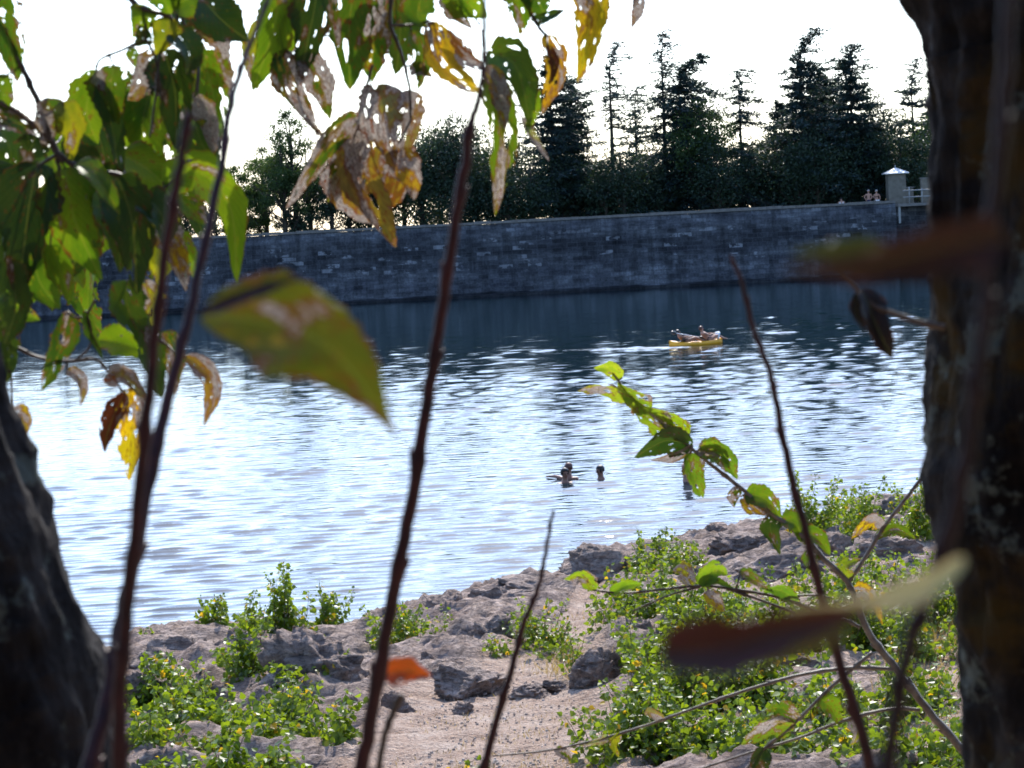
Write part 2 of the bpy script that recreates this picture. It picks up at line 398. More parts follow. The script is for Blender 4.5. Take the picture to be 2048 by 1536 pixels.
def proj(x, y, z):
    dx = x; dy = y; dz = z-CAM_H
    d = dx*fwd.x+dy*fwd.y+dz*fwd.z
    return 1024+F*(dx*rc.x+dy*rc.y+dz*rc.z)/d, 768-F*(dx*uc.x+dy*uc.y+dz*uc.z)/d

def build_ground():
    nd, na = 620, 520
    ds = np.concatenate([np.linspace(-25, 15, 40), np.linspace(15.1, 52, nd-40)])
    u = np.linspace(-1, 1, na)
    D, U = np.meshgrid(ds, u, indexing='ij')
    X = U*(8+np.abs(D)*.42); Y = D
    Z = base_h(X, Y)
    px, py = proj(X, np.maximum(Y, 5), Z)
    # path: bare soil corridor
    pc = np.interp(py, [1150, 1200, 1260, 1330, 1420, 1536, 1700], [1190, 1185, 1160, 1080, 1000, 960, 940])
    pw = np.interp(py, [1150, 1200, 1260, 1330, 1420, 1536, 1700], [20, 45, 60, 150, 290, 330, 400])
    path = np.clip(1.25-np.abs(px-pc)/pw, 0, 1)
    path = np.where(Y < 17, .6, path)
    s = rim_y(X)-Y
    rock = np.clip(1-path*1.2, 0, 1)*np.clip(.55+fbm(X*.35, Y*.35, seed=5, o=3)*.6+np.exp(-np.abs(s)/2.5)*.5, 0, 1)
    ca, sa = math.cos(.5), math.sin(.5)
    A = X*ca+Y*sa; B = -X*sa+Y*ca
    rg = fbm(A*.45, B*1.1, seed=9, o=6, ridge=True, g=.55)
    rg2 = fbm(A*1.7, B*3.4, seed=19, o=4, ridge=True)
    Z = Z + rock*(rg*.15+rg2*.085)*np.clip((Y-10)/8, 0, 1) + fbm(X*.5, Y*.5, seed=3)*.05+fbm(X*5, Y*5, seed=33, o=4)*.024
    Z = Z + np.exp(-((s-.3)/.7)**2)*(.10*fbm(X*.8, Y*.1, seed=41, o=3))
    vs_ = np.stack([X, Y, Z], -1).reshape(-1, 3)
    i = np.arange((len(ds)-1)*na).reshape(len(ds)-1, na)[:, :-1].ravel()
    f = np.stack([i, i+1, i+na+1, i+na], 1)
    o = mesh_obj('ground', vs_, f, MAT['ground'], attrs={'rock': rock.ravel()})
    tag(o, kind='structure')
    return
build_ground()
RND = random.Random(7)

# ------------------------------------------------------------------ lake
def build_lake():
    nr, ncol = 1750, 700
    d = 17*np.exp(np.linspace(0, math.log(186/17), nr)); u = np.linspace(-.56, .56, ncol)
    D, U = np.meshgrid(d, u, indexing='ij'); X = D*U; Y = D
    dy = D*math.log(186/17)/nr; dx = D*1.12/ncol
    Z = np.zeros_like(X); rs = np.random.RandomState(3)
    for k in range(72):
        lam = (.27*math.exp(rs.rand()*.8) if k < 44 else .55+.4*rs.rand()) if k < 60 else 1.2+rs.rand()*1.2; th = rs.randn()*.2+.03
        kx, ky = math.sin(th)*2*math.pi/lam, math.cos(th)*2*math.pi/lam
        amp = ((.0028 if k < 44 else .0018) if k < 60 else .0011)*(.3+.7*rs.rand())
        fade = np.clip(1.6-3.2*dy/lam*abs(math.cos(th)), 0, 1)*np.clip(1.6-3.2*dx*abs(math.sin(th))/lam, 0, 1)
        Z += amp*fade*np.sin(kx*X+ky*Y+rs.rand()*6.28)*.62
    env = 1+.35*fbm(X*.06, Y*.03, seed=77, o=3)
    # rippled wake trailing left of the kayak; mask also paints its sky reflection
    kc = onz(1392, 690, 0); xx = kc.x+.2-X; yy = Y-(kc.y-.3*xx*0-.9)-.24*xx*-1*.0
    foam = np.clip(xx/1.0, 0, 1)*np.clip(1-xx/11, 0, 1)*np.exp(-((Y-kc.y+1.4-.42*xx)/(1.0+.08*np.clip(xx, 0, 20)))**2)
    env = env*(1+1.2*foam)
    Z = Z*env; sg = Z.std(); kk = .62; Z = sg*(np.exp(kk*np.clip(Z/sg, -4, 3.2))-1)/kk*(.55+.45*np.clip((Y-34)/45, 0, 1))
    vs_ = np.stack([X, Y, Z], -1).reshape(-1, 3)
    i = np.arange((nr-1)*ncol).reshape(nr-1, ncol)[:, :-1].ravel()
    tag(mesh_obj('lake_water', vs_, np.stack([i, i+1, i+ncol+1, i+ncol], 1), MAT['water'], attrs={'foam': foam.ravel()}), kind='structure')
build_lake()

# ------------------------------------------------------------------ dam
DW = 180.0      # distance of the water face
XR = onz(1800, 547, 0).x*1.0
WT = 6.0
def wall_x(px): return (px-1024)/F*DW
def build_dam():
    xl = -75; xr = wall_x(1802)+.2
    root = empty('dam_wall', ((xl+xr)/2, DW, 0), 'long straight stone dam wall of dark weathered blocks across the lake', 'dam')
    o = root.location
    # profile: footing ledge, battered face, coping
    nx = 260; xs = np.linspace(xl, xr, nx)
    prof = [(-.9, -1.5), (-.9, .22), (-.55, .26), (-.5, .3), (.0, WT-.9), (.12, WT-.22), (1.0, WT-.22), (1.0, -1.5)]
    V = [(x-o.x, p[0]+(.02*math.sin(x*3.1)), p[1]+.02*math.sin(x*.7)) for x in xs for p in prof]; n = len(prof)
    Fc = [(i*n+k, i*n+k+1, (i+1)*n+k+1, (i+1)*n+k) for i in range(nx-1) for k in range(n-1)]
    Fc += [tuple(range(n)), tuple((nx-1)*n+k for k in range(n-1, -1, -1))]
    mesh_obj('wall_face', V, Fc, MAT['wall'], root, smooth=False)
    mb = MB(o); x = xl; r = random.Random(2)
    while x < xr-.3:
        L = min(1.1+r.random()*.6, xr-x); h = .18+r.random()*.07
        mb.box((x+L/2, DW+.52, WT-.22+h/2+.003), (L-.02, 1.06+r.random()*.05, h)); x += L
    mb.build('coping', MAT['coping'], root, False)
build_dam()

def on_dam(px, py, dd): return P(px, py, DW+dd)
def build_pillar():
    b = on_dam(1793, 404, 1.4); z0 = WT-1.0
    root = empty('gate_pillar', (b.x, b.y, z0), 'square rendered stone pillar with pale pyramid cap on the dam crest', 'pillar')
    mb = MB(root.location)
    mb.box((b.x, b.y, z0+1.55), (1.42, 1.3, 3.1)); o = mb.build('shaft', MAT['plaster'], root, False)
    m = o.modifiers.new('b', 'BEVEL'); m.width = .03; m.segments = 2
    mb = MB(root.location); h = .95; zt = z0+3.103
    V = [(b.x+sx*h, b.y+sy*h, zt) for sx, sy in ((-1, -1), (1, -1), (1, 1), (-1, 1))] + [(b.x+sx*h, b.y+sy*h, zt+.07) for sx, sy in ((-1, -1), (1, -1), (1, 1), (-1, 1))]+[(b.x, b.y, zt+.52)]
    mb.add(V, [(3, 2, 1, 0), (0, 1, 5, 4), (1, 2, 6, 5), (2, 3, 7, 6), (3, 0, 4, 7), (4, 5, 8), (5, 6, 8), (6, 7, 8), (7, 4, 8)])
    cap = mb.build('cap', MAT['zinc'], root, False)
    mb = MB(root.location); mb.tube([(b.x, b.y, zt+.5), (b.x, b.y, zt+.62), (b.x, b.y, zt+.7)], [.03, .07, .02], 8); mb.build('finial', MAT['rail'], cap)
    # low stone pier right of pillar
    c = on_dam(1815, 400, 1.3)
    r2 = empty('stone_pier', (c.x, c.y, z0), 'low block pier joining the capped pillar to the railing', 'pier')
    mb = MB(r2.location); mb.box((c.x, c.y, z0+.95), (.85, 1.0, 1.9)); pb = mb.build('pier_block', MAT['plaster'], r2, False)
    m = pb.modifiers.new('b', 'BEVEL'); m.width = .03
    mb = MB(r2.location); mb.box((c.x, c.y, z0+1.955), (.95, 1.1, .1)); mb.build('pier_cap', MAT['coping'], r2, False)
    # platform slab on brackets in front of the railing
    zs = WT-.42
    x0 = wall_x(1800)+.25; x1 = x0+9
    r3 = empty('intake_platform', (x0, DW, 0), 'concrete platform with pale slab edge on pillars beyond the dam end', 'platform')
    mb = MB(r3.location); mb.box(((x0+x1)/2, DW+.2, zs), (x1-x0, 3.0, .22)); mb.build('slab', MAT['coping'], r3, False)
    mb = MB(r3.location); mb.box(((x0+x1)/2-.1, DW+.9, (zs-.11-1.5)/2), (x1-x0-.3, 1.5, zs-.11+1.5)); mb.build('platform_wall', MAT['wall'], r3, False)
    for k in range(4):
        mb = MB(r3.location); mb.box((x0+.12+k*2.6, DW-1.1, zs-.11-.65), (.16, .16, 1.3) if k == 0 else (.3, .3, 1.3)); mb.build('bracket', MAT['rail'], r3, False)
    rr = empty('guard_railing', (x0, DW, zs), 'pale metal guard railing along the platform edge', 'railing')
    zb = zs+.11; xa = x0+.95
    for k in range(8):
        mb = MB(rr.location); xx = xa+k*1.0
        mb.tube([(xx, DW-1.1, zb), (xx, DW-1.1, zb+1.15 if k % 2 else zb+1.3)], [.05, .05], 6); mb.build('post', MAT['rail'], rr)
    for z in (.5, 1.02):
        mb = MB(rr.location); mb.tube([(xa-.5, DW-1.1-.06, zb+z), (x1-.2, DW-1.1-.06, zb+z)], [.045, .045], 6); mb.build('rail', MAT['rail'], rr)
    cb = empty('control_box', (x0+2.6, DW+.2, zb), 'grey metal control cabinet on the platform behind the railing', 'cabinet')
    mb = MB(cb.location); mb.box((x0+2.6, DW+.4, zb+.95), (.9, .5, 1.9)); bo = mb.build('cabinet_body', MAT['plaster'], cb, False)
    m = bo.modifiers.new('b', 'BEVEL'); m.width = .03
    mb = MB(cb.location); mb.box((x0+2.6, DW+.4, zb+1.95), (1.0, .6, .08)); mb.build('cabinet_lid', MAT['coping'], cb, False)
build_pillar()

# land behind the dam: crest then falling away, far land to the horizon
def build_far_land():
    ys = [DW+1.0, DW+3, DW+6, DW+12, DW+25, DW+45, DW+90, 400, 800, 3000, 12000]
    zs = [WT-.9, WT-.92, WT-1.0, WT-1.6, WT-3.2, WT-7, -14, -25, -45, -80, -120]
    xs = np.linspace(-1, 1, 60)
    V = []
    for y, z in zip(ys, zs):
        for u in xs: V.append((u*(y*.9), y, z+float(vnoise(u*20, y*.05))*.3*(y > DW+7)))
    n = 60; f = [(i*n+k, i*n+k+1, (i+1)*n+k+1, (i+1)*n+k) for i in range(len(ys)-1) for k in range(n-1)]
    tag(mesh_obj('far_land', V, f, MAT['grass_far']), kind='structure')
    # banks left and right of the lake far out of frame
    for sx, nm in ((-1, 'left_bank'), (1, 'right_bank')):
        V = []; ya = np.linspace(20, 205, 60)
        for y in ya:
            x0 = (sx*(y*.54)) if sx < 0 else (wall_x(1802)+8 + max(0, (DW-y))*.42)
            for k, (dx, z) in enumerate(((0, -1.2), (3, 1.2), (12, 4.5), (40, 7), (150, 9))):
                V.append((x0+sx*dx+float(vnoise(y*.2, k))*1.5, y, z))
        f = [(i*5+k, i*5+k+1, (i+1)*5+k+1, (i+1)*5+k) for i in range(59) for k in range(4)]
        tag(mesh_obj('bank_terrain', V, f, MAT['grass_far']), kind='structure')
build_far_land()

# ------------------------------------------------------------------ trees beyond the dam
def quads(centers, dirs, norms, L, Wd, shape='leaf'):
    """many leaf faces, numpy: centers (n,3), dirs along the leaf, norms"""
    s = np.cross(dirs, norms); s /= np.linalg.norm(s, axis=1, keepdims=True)+1e-9
    L = np.asarray(L)[:, None]; Wd = np.asarray(Wd)[:, None]
    a = centers; b = centers+dirs*L*.45+s*Wd*.5; c = centers+dirs*L; d = centers+dirs*L*.45-s*Wd*.5
    V = np.stack([a, b, c, d], 1).reshape(-1, 3); n = len(centers)
    return V, np.arange(n*4).reshape(n, 4)
def unit(v): return v/(np.linalg.norm(v, axis=1, keepdims=True)+1e-9)

def conifer(px, ytop, basez, dd, wpx, seed, label, mat='needle', dens=1.0, gap=0.0, lean=.0, hook=0.0, sparse_top=.0, droop=.25, windy=.3, group='conifers standing behind the dam', low=.08, roundtop=0, needle=1.0):
    d = DW+dd; top = P(px, ytop, d); basep = Vector((top.x-lean, d, basez)); H = top.z-basez
    rs = np.random.RandomState(seed); rr = random.Random(seed)
    root = empty('conifer_tree', basep, label, 'tree', group)
    def ax(t):
        return np.array([basep.x+lean*t+hook*max(0, t-.84)**1.3*10, basep.y, basez+H*t])
    mb = MB(basep); pts = [ax(t) for t in np.linspace(0, 1, 16)]
    mb.tube(pts, [max(.035, .26*(1-t)**.9*H/14) for t in np.linspace(0, 1, 16)], 7); mb.build('trunk', MAT['bark_far'], root)
    br = MB(basep); C = []; Dd = []; Nn = []; Ls = []; Ws = []
    Wm = wpx/F*d/2*2.1
    nb = int(H*13*dens)
    for i in range(nb):
        t = low+(1-low)*(i+rr.random())/nb
        nt_ = max(8, int(H*1.25)); t = min(.995, (math.floor(t*nt_)+.5+rr.gauss(0, .13)+.25*math.sin(i*2.4))/nt_) if t < .78 else t
        if gap and t < .8 and float(vnoise(t*14, seed*3.1)) < gap-1: continue
        prof = (1-t)**.68*(.68+.32*math.sin(t*19+seed)*math.sin(t*7+seed*2)) if not roundtop else math.sqrt(max(0, 1-(2*t-.9)**2)*1.0)*(.8)+.08
        if sparse_top and t > 1-sparse_top: prof = max(.13, prof)*(.85)
        az = rr.random()*6.283
        L = Wm*prof*(.42+.85*rr.random()**1.6)+.12
        L *= 1+windy*math.cos(az)
        tilt = .35*(t-.35)-droop*.3+rr.uniform(-.12, .12)
        p0 = ax(t); dirv = np.array([math.cos(az), math.sin(az), tilt]); pts = []
        for k in range(5):
            q = k/4; pts.append(p0+dirv*L*q+np.array([windy*.25*L*q*q, 0, -droop*L*q*q+.14*L*q**3]))
        br.tube(pts, [max(.012, .05*(1-q)*H/14) for q in (0, .25, .5, .75, 1)], 4, cap=False)
        m = int((27 if t < 1-sparse_top else 12)*L*(.5+.5*dens)*1.15*needle)+5
        q = rs.rand(m)**.75; seg = np.array(pts); idx = np.clip((q*4).astype(int), 0, 3); fr = (q*4-idx)[:, None]
        pp = seg[idx]*(1-fr)+seg[idx+1]*fr
        dv = unit(dirv[None, :]*.7+rs.randn(m, 3)*np.array([.8, .8, .45]))
        pp = pp+rs.randn(m, 3)*np.array([.12, .12, .035])*(.5+L*.4)
        C.append(pp); Dd.append(dv); Nn.append(unit(rs.randn(m, 3)+np.array([0, 0, 1.2]))); Ls.append(.24+.3*rs.rand(m)); Ws.append(.07+.10*rs.rand(m))
    C = np.concatenate(C)-np.array(basep); V, Fq = quads(C, np.concatenate(Dd), np.concatenate(Nn), np.concatenate(Ls), np.concatenate(Ws))
    br.build('limbs', MAT['bark_far'], root)
    mesh_obj('crown', V, Fq, MAT[mat], root, False, attrs={'rnd': np.repeat(rs.rand(len(Fq))*.9, 4)})
    return root

def broadleaf(px, ytop, basez, dd, wpx, seed, label, mat='broad_dark', n=5200, clumps=26, leaf=.2, crown_low=.2, airy=.0, group='broadleaf trees behind the dam', name='broadleaf_tree', cl=.16):
    d = DW+dd; top = P(px, ytop, d); basep = Vector((top.x, d, basez)); H = top.z-basez
    rs = np.random.RandomState(seed); root = empty(name, basep, label, 'tree' if 'tree' in name else 'bush', group)
    Wm = wpx/F*d/2; zc = H*(crown_low+1)/2; hz = H*(1-crown_low)/2
    cs = []
    while len(cs) < clumps:
        v = rs.randn(3); v /= np.linalg.norm(v); r = rs.rand()**.45*.86
        c = np.array([v[0]*Wm*r, v[1]*Wm*.8*r, zc+v[2]*hz*r])
        if v[2] < -.2 and rs.rand() < .4: continue
        cs.append(c)
    cs.append(np.array([0, 0, H*.95]))
    tb = MB((0, 0, 0)); r0_ = .018*H+.06
    tb.tube([(0, 0, 0), (.1, 0, H*.3), (-.05, .1, H*.6), (0, 0, H*.9)], [r0_, r0_*.8, r0_*.45, .03], 8)
    tb.build('trunk', MAT['bark_far'], root)
    lb = MB((0, 0, 0))
    for c in cs:
        t0 = min(.8, max(.12, (c[2]-H*.22)/H)); s = np.array([0, 0, H*t0]); m = (s+c)/2+np.array([0, 0, -.12*H*.3])+rs.randn(3)*.15
        lb.tube([s, m, c], [r0_*.35, r0_*.2, .015], 5, cap=False)
    lb.build('limbs', MAT['bark_far'], root)
    C = []
    per = n//len(cs)
    for c in cs:
        rad = H*cl*(.55+.75*rs.rand()); v = rs.randn(per, 3); v /= np.linalg.norm(v, axis=1, keepdims=True)
        C.append(c+v*(rs.rand(per, 1)**(.4 if airy < .5 else .8))*rad*np.array([1.15, 1, .75])*(1-airy*.2))
    C = np.concatenate(C); m = len(C)
    V, Fq = quads(C, unit(rs.randn(m, 3)), unit(rs.randn(m, 3)+np.array([0, 0, .5])), leaf*(.7+.6*rs.rand(m)), leaf*.75*(.6+.6*rs.rand(m)))
    mesh_obj('crown', V, Fq, MAT[mat], root, False, attrs={'rnd': np.repeat(rs.rand(m)*.9, 4)})
    return root

def far_trees():
    Bz = WT-1.4
    G = None
    conifer(1215, 88, Bz, 9, 150, 1, 'tall sparse spruce with bare bent tip right of the broad pine', 'needle_blue', .85, .9, .2, .9, .45, .35, .55)
    conifer(1318, 66, Bz, 11, 150, 2, 'thin sparse spruce with needle thin top left of the hooked one', 'needle_blue', .85, .9, .1, .25, .4, .3, .25)
    conifer(1352, 112, Bz, 9, 200, 3, 'dense dark conifer whose top hooks over to the right', 'needle', 1.25, 0, .1, 2.2, .0, .35, .4)
    conifer(1472, 140, Bz, 9, 150, 4, 'sparse open conifer with short drooping branches in the middle gap', 'needle_blue', .95, .9, .0, .3, .3, .4, .2)
    conifer(1590, 62, Bz, 8, 180, 5, 'tallest conifer with wind bent tip leaning right', 'needle', 1.25, 0, -.2, 1.9, .18, .25, .3)
    conifer(1692, 92, Bz, 9, 160, 6, 'dense pointed spruce with twin tip left of the pillar', 'needle', 1.35, 0, 0, .2, .1, .12, .15)
    conifer(1815, 122, Bz, 14, 150, 7, 'layered open pine with flat tiers above the pillar', 'needle_blue', .9, .85, 0, .6, .2, .15, .25)
    conifer(1862, 165, Bz, 18, 150, 8, 'slim pine beside the big mossy trunk', 'needle_blue', .9, .6, 0, .2, .2, .15, .2)
    conifer(1095, 112, Bz, 9, 210, 9, 'broad bushy pine standing left of the sparse spruces', 'needle', 1.3, 0, 0, .3, 0, .15, .15, low=.1)
    conifer(1140, 175, Bz, 13, 120, 10, 'shorter bushy pine at the right side of the broad pine', 'needle', 1.3, 0, 0, .3, 0, .12, .15)
    conifer(1640, 155, Bz, 13, 100, 11, 'round topped dark pine between the two tallest conifers', 'needle', 1.5, 0, 0, 0, 0, .1, .1, roundtop=1, low=.3)
    conifer(1545, 205, Bz, 15, 130, 12, 'short dark fir low beside the tallest conifer', 'needle', 1.2, 0, 0, .2, 0, .2, .2)
    conifer(1265, 175, Bz, 15, 130, 25, 'small ragged fir with reaching arms between the sparse spruces', 'needle_blue', .8, .5, 0, .3, .2, .2, .2)
    conifer(2010, 60, Bz, 12, 200, 13, 'dense conifer hidden behind the big mossy trunk', 'needle', 1.0)
    conifer(2160, 90, Bz, 12, 190, 14, 'outermost conifer beyond the right edge', 'needle', 1.0)
    broadleaf(580, 212, Bz, 8, 100, 21, 'airy treetop rising above the pale green broadleaf tree', 'broad_light', 2600, 20, .18, .5, .9, cl=.08)
    broadleaf(560, 258, Bz, 7, 200, 22, 'pale green airy broadleaf tree at the left end of the tree line', 'broad_light', 15000, 60, .17, .12, .9, cl=.11)
    broadleaf(655, 292, Bz, 8, 140, 23, 'thin broadleaf tree with sky between its limbs', 'broad_dark', 6500, 34, .18, .15, .9, cl=.12)
    broadleaf(470, 330, Bz, 8, 130, 24, 'small broadleaf tree behind the hanging yellow leaves', 'broad_light', 7000, 30, .18, .1, .8, cl=.14)
    broadleaf(905, 232, Bz, 7, 190, 26, 'dense dark round oak behind the tall red shoot', 'broad_dark', 14000, 52, .23, .0, 0)
    broadleaf(835, 262, Bz, 9, 130, 27, 'dark oak shoulder hidden by the eaten brown leaves', 'broad_dark', 8000, 36, .23, .0, 0)
    broadleaf(985, 255, Bz, 10, 110, 28, 'dark leafy tree between the oak and the broad pine', 'broad_dark', 7000, 30, .23, .0, 0)
    broadleaf(760, 300, Bz, 10, 120, 29, 'dark tree behind the torn brown leaf', 'broad_dark', 6000, 30, .22, .05, .2)
    broadleaf(1395, 198, Bz, 7, 165, 30, 'bright green broadleaf tree in front of the hooked conifer', 'broad_light', 6500, 34, .21, .25, .3, cl=.12)
    broadleaf(1795, 232, Bz, 6, 130, 31, 'dark green dome shaped tree right behind the pillar', 'broad_dark', 9000, 34, .22, 0, 0)
    broadleaf(1735, 200, Bz, 12, 110, 32, 'loose dark tree between the twin tip spruce and the pine', 'broad_dark', 4500, 28, .22, .1, .3)
    broadleaf(1860, 235, Bz, 8, 100, 33, 'grey green tree partly behind the mossy trunk', 'broad_light', 3500, 24, .2, .1, .5)
    broadleaf(525, 292, Bz, 12, 130, 40, 'grey green tree filling in left of the pale airy tree', 'broad_light', 7000, 34, .19, .05, .7, cl=.13)
    broadleaf(612, 282, Bz, 12, 120, 41, 'dim green tree right behind the pale airy tree', 'broad_dark', 7000, 34, .19, .05, .6, cl=.13)
    broadleaf(690, 296, Bz, 12, 120, 42, 'dim tree behind the tip of the torn tan leaf', 'broad_dark', 7000, 34, .19, .05, .4, cl=.14)
    mids = [(730, 310, 130), (800, 285, 140), (870, 262, 150), (945, 262, 140), (1020, 285, 130), (1180, 352, 100), (1245, 345, 100), (1300, 325, 110), (1430, 335, 90), (1500, 330, 95), (1545, 275, 110), (1610, 300, 110), (1660, 300, 110), (1745, 265, 120), (1840, 265, 110), (1110, 250, 130)]
    for i, (x, y, w_) in enumerate(mids):
        broadleaf(x, y, Bz, 14+(i % 3)*3, w_, 160+i, 'dark leafy tree in the back row behind the dam, %s from the left' % ORD[[q[0] for q in sorted(mids)].index(x)], 'broad_dark', 6500, 40, .24, .0, .05, 'dark leafy trees in the back row behind the dam', cl=.15)
    spots = [(1060, 335), (1120, 345), (1175, 322), (1240, 322), (1300, 312), (1350, 300), (1430, 300), (1500, 302), (1560, 290), (1625, 285), (1690, 280), (1755, 290), (1010, 350), (945, 345), (1470, 318), (1205, 350), (1270, 340), (1395, 330), (1590, 310), (1655, 305)]
    for i, (x, y) in enumerate(spots):
        broadleaf(x, y-22, Bz, 5+(i % 3)*2.2, 115, 60+i, 'low dark shrub under the trees behind the dam, %s from the left' % ORD[sorted(q[0] for q in spots).index(x)], 'broad_dark', 4000, 22, .22, 0, .1, 'low dark shrubs behind the dam', 'dark_shrub', cl=.24)
    for i, (x, y) in enumerate([(-200, 370), (-90, 360), (20, 400), (110, 380), (200, 400), (290, 390), (370, 380), (430, 405), (520, 420), (600, 418)]):
        broadleaf(x, y, Bz, 7+(i % 3)*3, 110, 90+i, 'small tree beyond the left part of the dam, %s from the left' % ORD[i], 'broad_dark', 1900, 18, .22, .15, .5, 'small trees beyond the left part of the dam')
far_trees()

# ------------------------------------------------------------------ boulders
def boulder(px, pbase, wpx, hpx, seed, label, dx=.75, sharp=1.0):
    p = hit(px, pbase); d = p.y; sx = wpx/F*d/2; sz = hpx/F*d
    bm = bmesh.new(); bmesh.ops.create_icosphere(bm, subdivisions=5, radius=1)
    v = np.array([x.co[:] for x in bm.verts]); f = np.array([[q.index for q in fc.verts] for fc in bm.faces]); bm.free()
    rs = np.random.RandomState(seed)
    for k in range(22):      # facet cuts
        n = rs.randn(3); n /= np.linalg.norm(n); c = .55+.32*rs.rand(); dd = v@n
        v = v-np.outer(np.clip(dd-c, 0, None)*sharp, n)
    o = rs.rand(3)*50
    r = .93+.22*fbm(v[:, 0]*2.1+o[0], v[:, 1]*1.6+o[1], v[:, 2]*2.8+o[2], 5, seed, True)+.09*fbm(v[:, 0]*5+o[0], v[:, 1]*5, v[:, 2]*10, 5, seed+5, True)
    v = v*r[:, None]*np.array([sx, sx*dx, sz*.75])+np.array([0, sx*.3, sz*.22])
    ob = mesh_obj('boulder', v, f, MAT['rock']); ob.location = (p.x, p.y, p.z); ob.rotation_euler = (rs.uniform(-.1, .1), rs.uniform(-.12, .12), 0)
    return tag(ob, label, 'boulder', 'boulders on the bank')
for a in [
    (645, 1395, 190, 150, 1, 'largest dark craggy boulder on the left bank behind the red shoots', .7),
    (525, 1380, 130, 95, 2, 'rough dark boulder left of the largest one', .7),
    (470, 1330, 150, 70, 3, 'long grey slab among green plants on the left ridge', .8),
    (350, 1340, 190, 75, 4, 'sloping pinkish slab at the waterside near the left trunk', .9),
    (295, 1425, 120, 80, 5, 'cracked boulder half hidden by the left trunk shoots', .8),
    (270, 1520, 90, 60, 6, 'low dark rock at the foot of the left trunk', .8),
    (895, 1240, 110, 52, 7, 'smooth rounded grey boulder at the water edge near the middle', .8),
    (985, 1228, 150, 45, 8, 'flat folded rock right of the smooth rounded boulder', .8),
    (1085, 1200, 190, 45, 9, 'long low ledge of rock along the water', .8),
    (1215, 1165, 150, 85, 10, 'steep sloping grey slab on the shore left of the tall plant', .9),
    (1185, 1378, 105, 90, 11, 'dark split boulder standing by the path', .8),
    (1238, 1362, 70, 62, 12, 'small dark boulder touching the split boulder', .8),
    (935, 1390, 150, 62, 13, 'flat topped stone at the left border of the path', .8),
    (985, 1300, 100, 60, 14, 'lumpy pinkish rock under the small bushes in the middle', .8),
    (790, 1432, 66, 44, 15, 'tilted stone below the orange leaf', .8),
    (700, 1430, 70, 34, 16, 'small dark stone at the left of the path', .8),
    (925, 1424, 44, 22, 17, 'little dark stone on the path', .8),
    (1060, 1395, 90, 30, 18, 'low ribbed stone in the middle of the path', .8),
    (1110, 1385, 80, 26, 19, 'low pale stone beside the ribbed stone', .8),
    (1440, 1085, 52, 42, 20, 'knobby dark stone at the shore between two bushes', .8),
    (1490, 1110, 130, 50, 21, 'layered grey rock behind the long leafy twig', .9),
    (1560, 1165, 200, 70, 22, 'broad wrinkled rock in the right middle', .9),
    (1660, 1120, 110, 45, 23, 'wrinkled rock right of the leafy twig', .9),
    (1780, 1130, 170, 60, 24, 'wrinkled grey outcrop near the mossy trunk', .9),
    (1800, 1050, 130, 50, 25, 'pale outcrop at the shore beside the mossy trunk', .9),
    (1590, 1355, 100, 50, 26, 'grey stone above the long horizontal twig', .8),
    (1640, 1430, 110, 55, 27, 'pale blocky stone among plants on the right', .8),
    (1560, 1490, 90, 50, 28, 'dark stone under the lower right plants', .8),
    (1400, 1320, 70, 40, 29, 'grey stone left of the blurred curled leaf', .8),
    (1290, 1290, 70, 40, 30, 'pointed grey stone at the upper end of the path', .8),
    (860, 1345, 70, 36, 31, 'small rough stone behind the orange leaf', .8),
    (760, 1300, 80, 42, 32, 'grey rock under the bush at the water edge', .8)]:
    boulder(*a)

# pebbles and litter on the ground
def litter():
    rs = np.random.RandomState(4); n = 5200
    X = []; 
    V = []; Fc = []
    px = rs.uniform(250, 1900, n); py = 1180+rs.rand(n)**.8*370
    for i in range(n):
        if abs(px[i]-np.interp(py[i], [1150, 1330, 1536], [1190, 1090, 960])) > 420 and i % 3: continue
        r = ray(px[i], py[i]); p = onz(px[i], py[i], .9)
        for _ in range(4):
            z = float(base_h(p.x, p.y)); p = onz(px[i], py[i], z)
        if rim_y(p.x)-p.y < .4: continue
        s = .006+.016*rs.rand()**2.5; b = len(V); a = rs.rand()*6.28; q = rs.uniform(.4, 1)
        zz = z+.012
        for k in range(5):
            th = a+k*1.2566; V.append((p.x+math.cos(th)*s, p.y+math.sin(th)*s*q, zz-.01)); 
        for k in range(5):
            th = a+k*1.2566+.3; V.append((p.x+math.cos(th)*s*.6, p.y+math.sin(th)*s*.6*q, zz+s*.5))
        Fc += [(b+k, b+(k+1) % 5, b+5+(k+1) % 5, b+5+k) for k in range(5)]+[tuple(b+5+k for k in range(5))]
    t = NT('pebble'); nn = t.noise(t.geo(), 13, 2)
    m = t.done(t.bsdf(t.ramp(nn, [(.3, (.20, .15, .12)), (.5, (.36, .29, .23)), (.7, (.62, .57, .50))]), .8, .3))
    tag(mesh_obj('gravel', V, Fc, m, smooth=False), 'loose pebbles and crumbs of stone scattered on the path', 'gravel', kind='stuff')
litter()

